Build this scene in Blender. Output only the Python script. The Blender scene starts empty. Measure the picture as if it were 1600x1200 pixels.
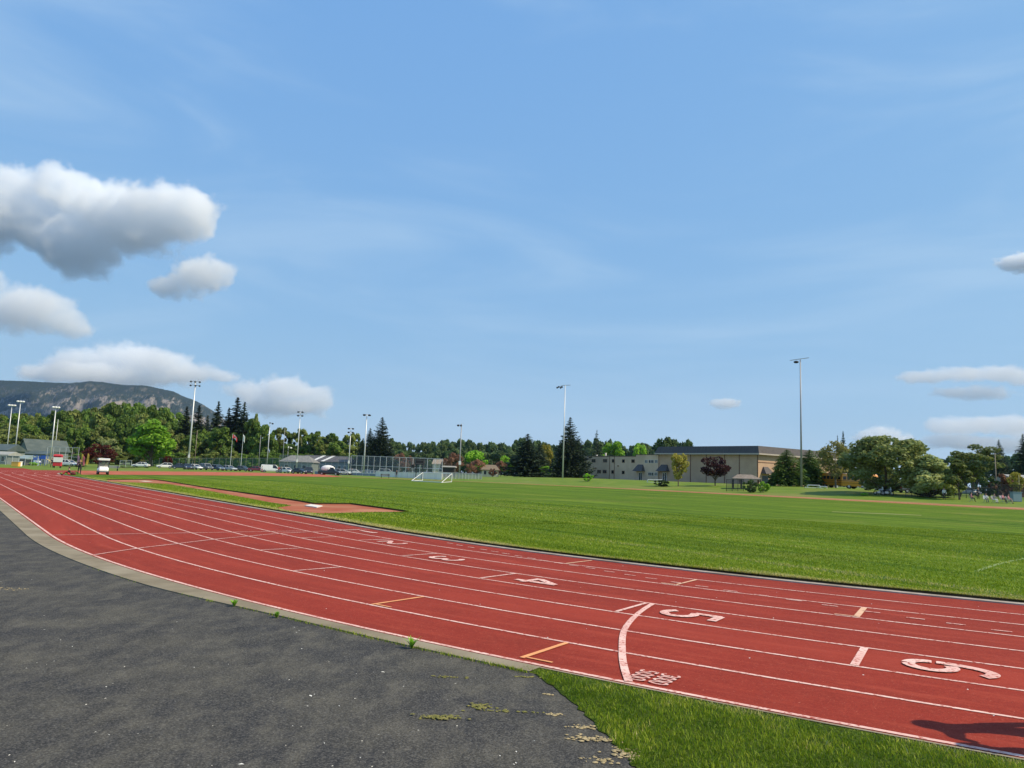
import bpy, bmesh, math, random
import numpy as np
from mathutils import Vector, Matrix, noise

# ---------------------------------------------------------------- camera, world, sun, exposure
SC = bpy.context.scene
COL = SC.collection
F, PITCH, ROLL, CH = 1161.36, 0.1205, 0.0362, 1.8803
cp, sp_, cr, sr = math.cos(PITCH), math.sin(PITCH), math.cos(ROLL), math.sin(ROLL)
RV = Vector((1, 0, 0)); UV = Vector((0, -sp_, cp)); FW = Vector((0, cp, sp_))
xa = RV * cr + UV * sr; ya = -RV * sr + UV * cr; za = -FW
cam = bpy.data.cameras.new('camera'); cam.sensor_width = 36; cam.lens = 36 * F / 1600
cam.clip_start = 0.1; cam.clip_end = 60000
co = bpy.data.objects.new('camera', cam); COL.objects.link(co)
co.matrix_world = Matrix(((xa.x, ya.x, za.x, 0), (xa.y, ya.y, za.y, 0), (xa.z, ya.z, za.z, CH), (0, 0, 0, 1)))
SC.camera = co
SUN_AZ, SUN_EL = math.radians(101), math.radians(46)
W = bpy.data.worlds.new('World'); SC.world = W; W.use_nodes = True
nt = W.node_tree; bg = nt.nodes['Background']
sky = nt.nodes.new('ShaderNodeTexSky'); sky.sky_type = 'NISHITA'; sky.sun_disc = False
sky.sun_elevation = SUN_EL; sky.sun_rotation = SUN_AZ; sky.altitude = 50
sky.air_density = 1.0; sky.dust_density = 0.2; sky.ozone_density = 1.2
bg.inputs[1].default_value = 0.13
tc = nt.nodes.new('ShaderNodeTexCoord')
mp = nt.nodes.new('ShaderNodeMapping'); mp.inputs['Scale'].default_value = (1.0, 1.6, 5.5); mp.inputs['Rotation'].default_value = (0.0, 0.25, 0.5)
nz = nt.nodes.new('ShaderNodeTexNoise'); nz.inputs['Scale'].default_value = 1.6; nz.inputs['Detail'].default_value = 7; nz.inputs['Roughness'].default_value = .52; nz.inputs['Distortion'].default_value = .7
rp = nt.nodes.new('ShaderNodeMapRange'); rp.interpolation_type = 'SMOOTHSTEP'
rp.inputs['From Min'].default_value = .40; rp.inputs['From Max'].default_value = .78
rp.inputs['To Min'].default_value = 0.0; rp.inputs['To Max'].default_value = .55
mx = nt.nodes.new('ShaderNodeMix'); mx.data_type = 'RGBA'
# the phone's tone curve flattens the sky's range: a power per channel on the sky texture
sep = nt.nodes.new('ShaderNodeSeparateColor'); comb = nt.nodes.new('ShaderNodeCombineColor')
nt.links.new(sky.outputs[0], sep.inputs[0])
for i, (l0, k, g) in enumerate(((.136, .180, .47), (.223, .378, .30), (.39, .705, .07))):
    a = nt.nodes.new('ShaderNodeMath'); a.operation = 'MULTIPLY'; a.inputs[1].default_value = .13 / l0
    b = nt.nodes.new('ShaderNodeMath'); b.operation = 'POWER'; b.inputs[1].default_value = g
    c = nt.nodes.new('ShaderNodeMath'); c.operation = 'MULTIPLY'; c.inputs[1].default_value = k / .13
    nt.links.new(sep.outputs[i], a.inputs[0]); nt.links.new(a.outputs[0], b.inputs[0]); nt.links.new(b.outputs[0], c.inputs[0]); nt.links.new(c.outputs[0], comb.inputs[i])
nt.links.new(tc.outputs['Generated'], mp.inputs[0]); nt.links.new(mp.outputs[0], nz.inputs[0])
nt.links.new(nz.outputs[0], rp.inputs[0]); nt.links.new(rp.outputs[0], mx.inputs[0])
nt.links.new(comb.outputs[0], mx.inputs[6]); mx.inputs[7].default_value = (3.6, 4.9, 6.3, 1)
nt.links.new(mx.outputs[2], bg.inputs[0])
sd_ = Vector((math.sin(SUN_AZ) * math.cos(SUN_EL), math.cos(SUN_AZ) * math.cos(SUN_EL), math.sin(SUN_EL)))
sl = bpy.data.lights.new('sun', 'SUN'); sl.energy = 4.8; sl.angle = math.radians(.53); sl.color = (1, .84, .58)
so = bpy.data.objects.new('sun', sl); COL.objects.link(so)
so.rotation_euler = sd_.to_track_quat('Z', 'Y').to_euler(); so.location = (60, -20, 80)
SC.view_settings.view_transform = 'Standard'; SC.view_settings.look = 'None'
SC.view_settings.exposure = 0.12; SC.view_settings.gamma = 1.0
SC.render.engine = 'CYCLES'
SC.cycles.use_denoising = True
SC.cycles.max_bounces = 18; SC.cycles.volume_bounces = 18; SC.cycles.transparent_max_bounces = 16
SC.cycles.use_adaptive_sampling = True

# ---------------------------------------------------------------- helpers
RND = random.Random(11)
def dirpx(x, y):
    u = (x - 800) / F; v = -(y - 600) / F
    return xa * u + ya * v - za
def P(x, y, D):                       # world point seen at photo column x, row y, at depth D
    d = dirpx(x, y); return Vector((d.x / d.y * D, D, CH + d.z / d.y * D))
def gp(x, y, z=0.0):                  # world point on the level plane z
    d = dirpx(x, y); t = (z - CH) / d.z
    return Vector((d.x * t, d.y * t, z))
def Hy(x):                            # horizon row at column x
    return 740.6 + .0362 * (x - 800)
def colpx(X, Y):
    p = Vector((X, Y, CH)) - Vector((0, 0, CH)); w = -za.dot(p) if False else p.dot(-za)
    return 800 + F * xa.dot(p) / max(w, .01)
# the running track's axis system, fitted to the photograph's lane lines
CX, CY, R0, TH, LW = 27.6611, 48.0992, 40.2325, -.6514, 1.07
EX = Vector((math.sin(TH), math.cos(TH), 0)); NX = Vector((EX.y, -EX.x, 0)); CC = Vector((CX, CY, 0))
AL = 76.0
def tb(th, off, z=0):                 # near bend, th in degrees from the end of the home straight
    t = math.radians(th); R = R0 + off
    p = CC - EX * (math.sin(t) * R) - NX * (math.cos(t) * R); return Vector((p.x, p.y, z))
def ts(a, off, z=0):                  # home straight
    p = CC + EX * a - NX * (R0 + off); return Vector((p.x, p.y, z))
def tk(s, off, z=0):                  # one station along the whole lap: s<0 home straight, then bend, back straight, far bend
    if s < 0: return ts(-s, off, z)
    if s < 180: return tb(s, off, z)
    if s < 180 + AL:
        p = CC + EX * (s - 180) + NX * (R0 + off); return Vector((p.x, p.y, z))
    t = math.radians(s - 180 - AL); R = R0 + off
    p = CC + EX * AL + EX * (math.sin(t) * R) + NX * (math.cos(t) * R); return Vector((p.x, p.y, z))
def laps():
    st = [-AL + i * AL / 24 for i in range(24)] + [i * 1.5 for i in range(120)] + [180 + i * AL / 16 for i in range(16)] + [180 + AL + i * 3 for i in range(61)]
    return st
def trk_off(X, Y):                    # distance outside the inner edge (signed), along-axis a
    dx, dy = X - CX, Y - CY; a = dx * EX.x + dy * EX.y; b = dx * NX.x + dy * NX.y
    if a < 0: return math.hypot(a, b) - R0
    if a > AL: return math.hypot(a - AL, b) - R0
    return abs(b) - R0
def sstep(x): x = min(1, max(0, x)); return x * x * (3 - 2 * x)
def terr(X, Y):
    d = trk_off(X, Y) - 8.9
    if d <= 0: return -.05
    px = colpx(X, Y) if Y > 1 else 1700
    if X * EX.x + Y * EX.y < 0 and Y < 20: px = 0 if X < 0 else px
    A = 0.05 if px < 500 else (.05 + .55 * (px - 500) / 200 if px < 700 else (.6 + .95 * (px - 700) / 200 if px < 900 else 1.55 - .5 * sstep((px - 1250) / 300)))
    # only beyond the back straight, not on the camera's own side
    side = (X - CX) * NX.x + (Y - CY) * NX.y
    A *= sstep((side - 5) / 35) if px > 700 else 1
    return -.05 + A * sstep((d - 1) / 36)
def mat(name, col, rough=.8, **k):
    m = bpy.data.materials.new(name); m.use_nodes = True; b = m.node_tree.nodes['Principled BSDF']
    b.inputs['Base Color'].default_value = (*col, 1); b.inputs['Roughness'].default_value = rough
    for kk, v in k.items(): b.inputs[kk.replace('_', ' ')].default_value = v
    return m
def noisemat(name, c0, c1, scale=8, rough=.85, detail=4, lo=.35, hi=.65, bump=0, coord='Object', stretch=(1, 1, 1), c2=None, s2=1., lo2=.45, hi2=.7, bscale=None, **k):
    m = mat(name, c0, rough, **k); m.node_tree.nodes['Principled BSDF'].inputs['Specular IOR Level'].default_value = .15; t = m.node_tree; b = t.nodes['Principled BSDF']
    tc = t.nodes.new('ShaderNodeTexCoord'); mp = t.nodes.new('ShaderNodeMapping'); mp.inputs['Scale'].default_value = stretch
    t.links.new(tc.outputs[coord], mp.inputs[0])
    def layer(sc, l, h, det=detail):
        n = t.nodes.new('ShaderNodeTexNoise'); n.inputs['Scale'].default_value = sc; n.inputs['Detail'].default_value = det
        t.links.new(mp.outputs[0], n.inputs[0]); r = t.nodes.new('ShaderNodeMapRange')
        r.inputs[1].default_value = l; r.inputs[2].default_value = h; t.links.new(n.outputs[0], r.inputs[0]); return r.outputs[0], n
    f, n = layer(scale, lo, hi)
    mx = t.nodes.new('ShaderNodeMix'); mx.data_type = 'RGBA'; mx.inputs[6].default_value = (*c0, 1); mx.inputs[7].default_value = (*c1, 1)
    t.links.new(f, mx.inputs[0]); o = mx.outputs[2]
    if c2:
        f2, _ = layer(s2, lo2, hi2); m2 = t.nodes.new('ShaderNodeMix'); m2.data_type = 'RGBA'
        t.links.new(o, m2.inputs[6]); m2.inputs[7].default_value = (*c2, 1); t.links.new(f2, m2.inputs[0]); o = m2.outputs[2]
    t.links.new(o, b.inputs['Base Color'])
    if bump:
        bn = t.nodes.new('ShaderNodeBump'); bn.inputs['Strength'].default_value = bump; bn.inputs['Distance'].default_value = .02
        if bscale: _, n = layer(bscale, 0, 1)
        t.links.new(n.outputs[0], bn.inputs['Height']); t.links.new(bn.outputs[0], b.inputs['Normal'])
    return m
def link(name, me, m=None, parent=None, loc=None, rz=0):
    if m:
        for x in (m if isinstance(m, (list, tuple)) else [m]): me.materials.append(x)
    o = bpy.data.objects.new(name, me); COL.objects.link(o)
    if parent: o.parent = parent
    if loc is not None: o.location = loc
    if rz: o.rotation_euler = (0, 0, rz)
    return o
def tag(o, label=None, cat=None, group=None, kind=None):
    if label: o['label'] = label
    if cat: o['category'] = cat
    if group: o['group'] = group
    if kind: o['kind'] = kind
    return o
def thing(name, loc=(0, 0, 0), label=None, cat=None, group=None, rz=0):
    o = bpy.data.objects.new(name, None); COL.objects.link(o); o.location = loc; o.rotation_euler = (0, 0, rz)
    o.empty_display_size = .2
    return tag(o, label, cat, group)
def copy_tree(o, parent=None, loc=None, rz=None, sc=None, label=None, group=None):
    c = o.copy(); COL.objects.link(c)
    if parent: c.parent = parent
    if loc is not None: c.location = loc
    if rz is not None: c.rotation_euler = (0, 0, rz)
    if sc is not None: c.scale = sc
    if label: c['label'] = label
    if group: c['group'] = group
    for ch in [x for x in bpy.data.objects if x.parent == o] if False else KIDS.get(o.name, list(o.children)): copy_tree(ch, c)
    return c
KIDS = {}
class MB:
    def __init__(s): s.v = []; s.f = []; s.smooth = False
    def add(s, vs, fs):
        n = len(s.v); s.v += [tuple(v) for v in vs]; s.f += [tuple(i + n for i in f) for f in fs]
    def box(s, x0, x1, y0, y1, z0, z1):
        s.add([(x0, y0, z0), (x1, y0, z0), (x1, y1, z0), (x0, y1, z0), (x0, y0, z1), (x1, y0, z1), (x1, y1, z1), (x0, y1, z1)],
              [(0, 3, 2, 1), (4, 5, 6, 7), (0, 1, 5, 4), (1, 2, 6, 5), (2, 3, 7, 6), (3, 0, 4, 7)])
    def tube(s, p, q, r0, r1=None, n=8, cap=True):
        p, q = Vector(p), Vector(q); r1 = r0 if r1 is None else r1; d = (q - p).normalized()
        a = d.orthogonal().normalized(); b = d.cross(a)
        vs = [];
        for c, r in ((p, r0), (q, r1)):
            vs += [c + (a * math.cos(2 * math.pi * i / n) + b * math.sin(2 * math.pi * i / n)) * r for i in range(n)]
        fs = [(i, (i + 1) % n, n + (i + 1) % n, n + i) for i in range(n)]
        if cap: fs += [tuple(range(n))[::-1], tuple(range(n, 2 * n))]
        s.add(vs, fs)
    def path(s, pts, rs, n=6):
        for i in range(len(pts) - 1): s.tube(pts[i], pts[i + 1], rs[i], rs[i + 1], n)
    def prism(s, poly, y0, y1):       # poly in (x, z), extruded along y
        n = len(poly); s.add([(x, y0, z) for x, z in poly] + [(x, y1, z) for x, z in poly],
              [tuple(range(n)), tuple(range(n, 2 * n))[::-1]] + [(i, n + i, n + (i + 1) % n, (i + 1) % n) for i in range(n)])
    def blob(s, c, r, n=10, m=7):
        vs = [(c[0], c[1], c[2] - r[2])]; 
        for j in range(1, m):
            t = -math.pi / 2 + math.pi * j / m
            for i in range(n):
                a = 2 * math.pi * i / n; vs.append((c[0] + r[0] * math.cos(t) * math.cos(a), c[1] + r[1] * math.cos(t) * math.sin(a), c[2] + r[2] * math.sin(t)))
        vs.append((c[0], c[1], c[2] + r[2])); fs = [(0, 1 + (i + 1) % n, 1 + i) for i in range(n)]
        for j in range(m - 2):
            for i in range(n): fs.append((1 + j * n + i, 1 + j * n + (i + 1) % n, 1 + (j + 1) * n + (i + 1) % n, 1 + (j + 1) * n + i))
        k = 1 + (m - 2) * n; fs += [(k + i, k + (i + 1) % n, len(vs) - 1) for i in range(n)]
        s.add(vs, fs)
    def wheel(s, c, r, w, ax='y', n=16):
        d = Vector((0, w / 2, 0)) if ax == 'y' else Vector((w / 2, 0, 0)); s.tube(Vector(c) - d, Vector(c) + d, r, r, n)
    def build(s, name, m, parent=None, loc=None, rz=0, smooth=False):
        me = bpy.data.meshes.new(name); me.from_pydata(s.v, [], s.f); me.update()
        if smooth:
            for p in me.polygons: p.use_smooth = True
        return link(name, me, m, parent, loc, rz)
def npmesh(name, V, Fq):
    V = np.asarray(V, np.float32); Fq = np.asarray(Fq, np.int32); k = Fq.shape[1]
    me = bpy.data.meshes.new(name); me.vertices.add(len(V)); me.vertices.foreach_set('co', V.ravel())
    me.loops.add(Fq.size); me.loops.foreach_set('vertex_index', Fq.ravel()); me.polygons.add(len(Fq))
    me.polygons.foreach_set('loop_start', np.arange(0, Fq.size, k, dtype=np.int32))
    me.update(calc_edges=True); return me

# ---------------------------------------------------------------- clouds: volumes far beyond the mountain
def cloud(box, D, blobs, dens, nscale, thr, label):
    px0, px1, py0, py1 = box; c = P((px0 + px1) / 2, (py0 + py1) / 2, D)
    m = bpy.data.materials.new('cloud_vapour'); m.use_nodes = True; t = m.node_tree; t.nodes.clear(); m.cycles.volume_step_rate = .3 if D < 5000 else .16
    out = t.nodes.new('ShaderNodeOutputMaterial'); pv = t.nodes.new('ShaderNodeVolumePrincipled')
    pv.inputs['Color'].default_value = (.972, .986, 1, 1); pv.inputs['Anisotropy'].default_value = -.1; dens = dens * (.62 if D > 7000 else 1)
    tc = t.nodes.new('ShaderNodeTexCoord')
    def M(op, *a, clamp=False):
        n = t.nodes.new('ShaderNodeMath'); n.operation = op; n.use_clamp = clamp
        for i, v in enumerate(a):
            if isinstance(v, (int, float)): n.inputs[i].default_value = v
            else: t.links.new(v, n.inputs[i])
        return n.outputs[0]
    acc = None
    for (bx, by, rx, ry) in blobs:
        dx = (bx - (px0 + px1) / 2) / F * D; dz = -(by - (py0 + py1) / 2) / F * D; r = (rx / F * D, rx / F * D * .8, ry / F * D)
        vm = t.nodes.new('ShaderNodeVectorMath'); vm.operation = 'SUBTRACT'; t.links.new(tc.outputs['Object'], vm.inputs[0]); vm.inputs[1].default_value = (dx, RND.uniform(-.3, .3) * r[1], dz)
        v2 = t.nodes.new('ShaderNodeVectorMath'); v2.operation = 'DIVIDE'; t.links.new(vm.outputs[0], v2.inputs[0]); v2.inputs[1].default_value = r
        v3 = t.nodes.new('ShaderNodeVectorMath'); v3.operation = 'LENGTH'; t.links.new(v2.outputs[0], v3.inputs[0])
        s = M('SUBTRACT', 1.0, v3.outputs['Value']); acc = s if acc is None else M('SMOOTH_MAX', acc, s, .15)
    def N(sc, det, ro):
        nz = t.nodes.new('ShaderNodeTexNoise'); nz.inputs['Scale'].default_value = sc; nz.inputs['Detail'].default_value = det; nz.inputs['Roughness'].default_value = ro
        t.links.new(tc.outputs['Object'], nz.inputs[0]); return M('SUBTRACT', nz.outputs[0], .5)
    nscale = 1 / (nscale * D / F); sm = M('MULTIPLY_ADD', N(nscale, 7, .6), 1.75, acc); sm = M('MULTIPLY_ADD', N(nscale * 3.6, 7, .66), .8, sm)
    d = M('MULTIPLY', M('SUBTRACT', sm, thr), 4.0, clamp=True); d = M('MULTIPLY', d, dens)
    t.links.new(d, pv.inputs['Density']); t.links.new(pv.outputs[0], out.inputs['Volume'])
    hw = (px1 - px0) / 2 / F * D * 1.35; hh = (py1 - py0) / 2 / F * D * 1.5
    b = MB(); b.blob((0, 0, 0), (hw, hw * .75, hh), 20, 12)
    o = b.build('cloud', m, None, c); tag(o, label, 'cloud', kind='structure'); return o
cloud((-60, 345, 255, 440), 3600, [(20, 330, 95, 74), (95, 305, 82, 56), (150, 325, 88, 60), (125, 385, 80, 54), (200, 350, 88, 56), (255, 330, 88, 58), (300, 335, 54, 62), (-30, 350, 80, 70), (60, 375, 60, 30)], .017, 70, .14, 'large bright cumulus cloud with grey underside at upper left')
cloud((228, 358, 400, 468), 3600, [(300, 430, 50, 38), (335, 428, 38, 34), (262, 450, 40, 20)], .012, 42, .14, 'small round cloud just under the right end of the large cumulus')
cloud((-60, 140, 435, 528), 2700, [(60, 488, 66, 40), (20, 478, 64, 44), (105, 503, 48, 29), (-10, 450, 32, 28), (90, 480, 28, 20)], .013, 44, .14, 'white cloud cut by the left edge below the large cumulus')
cloud((40, 385, 535, 612), 7500, [(100, 580, 68, 26), (150, 570, 74, 36), (190, 560, 78, 36), (245, 572, 78, 30), (300, 583, 64, 24), (350, 584, 34, 13), (190, 592, 130, 24), (80, 590, 60, 20)], .010, 46, .24, 'long flat cloud bank above the mountain ridge')
cloud((330, 532, 590, 655), 7500, [(388, 614, 50, 26), (440, 613, 62, 32), (497, 625, 42, 28), (440, 634, 84, 20)], .010, 42, .22, 'low puffy cloud above the dark conifers')
cloud((1562, 1640, 392, 425), 4500, [(1595, 408, 36, 18), (1620, 405, 30, 20)], .025, 24, .12, 'small cloud cut by the right edge')
cloud((1405, 1640, 572, 632), 8500, [(1440, 592, 48, 12), (1500, 585, 58, 13), (1562, 581, 66, 14), (1530, 614, 60, 13), (1480, 616, 34, 11), (1610, 588, 46, 13)], .008, 26, .16, 'thin layered cloud strips at right')
cloud((1112, 1162, 620, 640), 8500, [(1136, 630, 28, 10), (1125, 629, 15, 9)], .012, 22, .10, 'tiny lone cloud between the two tall light poles')
cloud((1340, 1420, 662, 700), 9500, [(1375, 682, 38, 20), (1360, 688, 32, 14), (1400, 690, 32, 14)], .01, 26, .10, 'white cloud rising behind the big round tree')
cloud((1440, 1650, 650, 715), 9500, [(1500, 668, 66, 16), (1560, 664, 66, 16), (1610, 672, 42, 20), (1490, 692, 62, 14), (1570, 695, 72, 15)], .006, 32, .08, 'low hazy cloud band over the acacia and conifers at right')

# ---------------------------------------------------------------- ground, track, lawn, path
GR = noisemat('meadow_grass', (.10, .17, .014), (.15, .21, .025), scale=.35, c2=(.21, .20, .06), s2=.06, lo2=.5, hi2=.75, bump=.5, bscale=9)
_t = GR.node_tree; _b = _t.nodes['Principled BSDF']; _l = _b.inputs['Base Color'].links[0].from_socket; _g = _t.nodes.new('ShaderNodeNewGeometry'); _v = _t.nodes.new('ShaderNodeVectorMath'); _v.operation = 'LENGTH'; _t.links.new(_g.outputs['Position'], _v.inputs[0])
_r = _t.nodes.new('ShaderNodeMapRange'); _r.inputs[1].default_value = 420; _r.inputs[2].default_value = 700; _t.links.new(_v.outputs['Value'], _r.inputs[0]); _m = _t.nodes.new('ShaderNodeMix'); _m.data_type = 'RGBA'; _t.links.new(_r.outputs[0], _m.inputs[0]); _t.links.new(_l, _m.inputs[6]); _m.inputs[7].default_value = (.045, .06, .055, 1); _t.links.new(_m.outputs[2], _b.inputs['Base Color'])   # woods and water beyond the town
def polar_ground():
    rad = [0, 1.5, 3, 4.5, 6, 8, 10, 13, 16, 20, 25, 30, 36, 42, 50, 58, 66, 74, 82, 90, 98, 106, 114, 122, 130, 138, 146, 155, 165, 175, 185, 195, 205, 215, 225, 240, 260, 290, 330, 400, 500, 700, 1000, 1600, 2600, 4500, 9000, 16000]
    NA = 240; V = [(0, 0, -.06)]; Fc = []
    for r in rad[1:]:
        for i in range(NA):
            a = 2 * math.pi * i / NA; X, Y = r * math.sin(a), r * math.cos(a); V.append((X, Y, terr(X, Y) if r < 900 else terr(X, Y)))
    for i in range(NA): Fc.append((0, 1 + (i + 1) % NA, 1 + i))
    for j in range(len(rad) - 2):
        for i in range(NA): Fc.append((1 + j * NA + i, 1 + j * NA + (i + 1) % NA, 1 + (j + 1) * NA + (i + 1) % NA, 1 + (j + 1) * NA + i))
    me = bpy.data.meshes.new('ground'); me.from_pydata(V, [], Fc)
    for p in me.polygons: p.use_smooth = True
    me.update(); me.flip_normals()
    return tag(link('ground', me, GR), kind='structure')
polar_ground()

def trackmat():
    m = mat('red_track_rubber', (.36, .05, .035), .8); t = m.node_tree; b = t.nodes['Principled BSDF']; b.inputs['Specular IOR Level'].default_value = .06
    g = t.nodes.new('ShaderNodeNewGeometry')
    def nz(s, d, lo, hi, ro=.5):
        n = t.nodes.new('ShaderNodeTexNoise'); n.inputs['Scale'].default_value = s; n.inputs['Detail'].default_value = d; n.inputs['Roughness'].default_value = ro
        t.links.new(g.outputs['Position'], n.inputs[0]); r = t.nodes.new('ShaderNodeMapRange'); r.inputs[1].default_value = lo; r.inputs[2].default_value = hi
        t.links.new(n.outputs[0], r.inputs[0]); return r.outputs[0], n.outputs[0]
    def mx(f, a, bb, fac=1.):
        n = t.nodes.new('ShaderNodeMix'); n.data_type = 'RGBA'
        if isinstance(f, float): n.inputs[0].default_value = f
        elif fac != 1.:
            k = t.nodes.new('ShaderNodeMath'); k.operation = 'MULTIPLY'; k.inputs[1].default_value = fac; t.links.new(f, k.inputs[0]); t.links.new(k.outputs[0], n.inputs[0])
        else: t.links.new(f, n.inputs[0])
        for i, c in ((6, a), (7, bb)):
            if isinstance(c, tuple): n.inputs[i].default_value = (*c, 1)
            else: t.links.new(c, n.inputs[i])
        return n.outputs[2]
    big, _ = nz(.22, 5, .35, .68); c = mx(big, (.30, .038, .024), (.245, .035, .022))
    mid, _ = nz(3.2, 5, .4, .75, .65); c = mx(mid, c, (.38, .062, .036), .4)
    st_, _ = nz(.9, 7, .5, .8, .7); c = mx(st_, c, (.20, .034, .022), .5); gr, gn = nz(70, 4, .42, .68, .8); c = mx(gr, c, (.13, .018, .012), .75); g3, _ = nz(18, 5, .5, .75, .8); c = mx(g3, c, (.44, .095, .06), .4)
    sb = t.nodes.new('ShaderNodeVectorMath'); sb.operation = 'SUBTRACT'; t.links.new(g.outputs['Position'], sb.inputs[0]); sb.inputs[1].default_value = (CX, CY, 0)
    ln = t.nodes.new('ShaderNodeVectorMath'); ln.operation = 'LENGTH'; t.links.new(sb.outputs[0], ln.inputs[0]); sx = t.nodes.new('ShaderNodeSeparateXYZ'); t.links.new(sb.outputs[0], sx.inputs[0])
    an = t.nodes.new('ShaderNodeMath'); an.operation = 'ARCTAN2'; t.links.new(sx.outputs[0], an.inputs[0]); t.links.new(sx.outputs[1], an.inputs[1])
    cb = t.nodes.new('ShaderNodeCombineXYZ'); t.links.new(ln.outputs['Value'], cb.inputs[0]); a4 = t.nodes.new('ShaderNodeMath'); a4.operation = 'MULTIPLY'; a4.inputs[1].default_value = 5; t.links.new(an.outputs[0], a4.inputs[0]); t.links.new(a4.outputs[0], cb.inputs[1])
    for sc_, lo_, hi_, cc, ff in ((1.6, .5, .7, (.21, .030, .020), .55), (4.5, .52, .72, (.42, .075, .045), .45), (.55, .5, .72, (.40, .062, .038), .45)):
        nn = t.nodes.new('ShaderNodeTexNoise'); nn.inputs['Scale'].default_value = sc_; nn.inputs['Detail'].default_value = 6; nn.inputs['Roughness'].default_value = .6; t.links.new(cb.outputs[0], nn.inputs[0])
        rr = t.nodes.new('ShaderNodeMapRange'); rr.inputs[1].default_value = lo_; rr.inputs[2].default_value = hi_; t.links.new(nn.outputs[0], rr.inputs[0]); c = mx(rr.outputs[0], c, cc, ff)
    sp, _ = nz(55, 2, .68, .76); c = mx(sp, c, (.62, .27, .2), .5)
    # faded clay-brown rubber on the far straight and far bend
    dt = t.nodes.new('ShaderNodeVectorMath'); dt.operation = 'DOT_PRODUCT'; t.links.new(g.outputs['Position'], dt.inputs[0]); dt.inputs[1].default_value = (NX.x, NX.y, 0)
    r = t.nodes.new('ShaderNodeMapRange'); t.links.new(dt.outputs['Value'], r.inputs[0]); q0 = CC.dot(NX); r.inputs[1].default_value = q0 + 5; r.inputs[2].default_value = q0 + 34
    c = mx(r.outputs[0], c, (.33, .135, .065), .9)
    t.links.new(c, b.inputs['Base Color'])
    bn = t.nodes.new('ShaderNodeBump'); bn.inputs['Strength'].default_value = .45; bn.inputs['Distance'].default_value = .01; t.links.new(gn, bn.inputs['Height']); t.links.new(bn.outputs[0], b.inputs['Normal'])
    return m
TM = trackmat()
def ring(name, o0, o1, z, m, parent=None, st=None, close=True, skirt=None):
    st = st or laps(); b = MB(); n = len(st)
    for s in st: b.v += [tuple(tk(s, o0, z)), tuple(tk(s, o1, z))]
    for i in range(n if close else n - 1):
        j = (i + 1) % n; b.f.append((2 * i, 2 * j, 2 * j + 1, 2 * i + 1))
    if skirt is not None:
        k = len(b.v)
        for s in st: b.v += [tuple(tk(s, skirt[0], z)), tuple(tk(s, skirt[0], skirt[1]))]
        for i in range(n if close else n - 1):
            j = (i + 1) % n; b.f.append((k + 2 * i, k + 2 * j, k + 2 * j + 1, k + 2 * i + 1))
    return b.build(name, m, parent)
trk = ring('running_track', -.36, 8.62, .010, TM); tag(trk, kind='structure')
ch = MB(); ch.add([ts(AL - 2, 0, .004), ts(AL + 44, 0, .004), ts(AL + 44, 8.62, .004), ts(AL - 2, 8.62, .004)], [(0, 1, 2, 3)]); tag(ch.build('sprint_chute', TM), kind='structure')
LM = noisemat('faded_white_line_paint', (.80, .55, .49), (.66, .38, .33), scale=2.2, rough=.7, detail=6, c2=(.40, .08, .055), s2=26, lo2=.53, hi2=.66)
LM2 = noisemat('orange_line_paint', (.78, .36, .15), (.66, .27, .12), scale=6, rough=.7, c2=(.5, .16, .1), s2=40, lo2=.66, hi2=.72)
LM3 = noisemat('tan_line_paint', (.72, .46, .30), (.62, .36, .24), scale=6, rough=.7)
KM = noisemat('pale_concrete', (.42, .37, .33), (.34, .30, .26), scale=5, c2=(.25, .2, .16), s2=1.2, detail=6)
KM2 = noisemat('tan_concrete', (.25, .21, .145), (.19, .16, .11), scale=2.5, c2=(.30, .26, .19), s2=.8, detail=7, bump=.3, bscale=30)
for k in range(1, 9):
    if k == 8: st = [-(AL - i * 3) for i in range(int(AL / 3))] + [i * 1. for i in range(0, 90)]; w = .055
    else: st = None; w = .05
    ring('lane_line', k * LW - w / 2, k * LW + w / 2, .0145, LM, trk, st, st is None)
# white-painted joint strip on the inside edge, concrete strip on the outside
tag(ring('inner_kerb', -.30, -.08, .030, KM, None, None, True, (-.06, 0)), kind='structure')
st = [-(AL - i * 3) for i in range(int(AL / 3))] + [i * .75 for i in range(0, 26)]
def koff(s_): return 9.06 - .21 * sstep((s_ - 10) / 5)
b = MB()
for s_ in st: b.v += [tuple(tk(s_, 8.63, .020)), tuple(tk(s_, koff(s_), .020)), tuple(tk(s_, koff(s_), -.02))]
b.f = [f for i in range(len(st) - 1) for f in ((3 * i, 3 * i + 3, 3 * i + 4, 3 * i + 1), (3 * i + 1, 3 * i + 4, 3 * i + 5, 3 * i + 2))]
tag(b.build('outer_kerb', KM2), kind='structure')
tag(ring('outer_kerb', 8.63, 8.665, .018, KM2, None, [18.75 + i * 1. for i in range(0, 70)], False), kind='structure')

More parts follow.
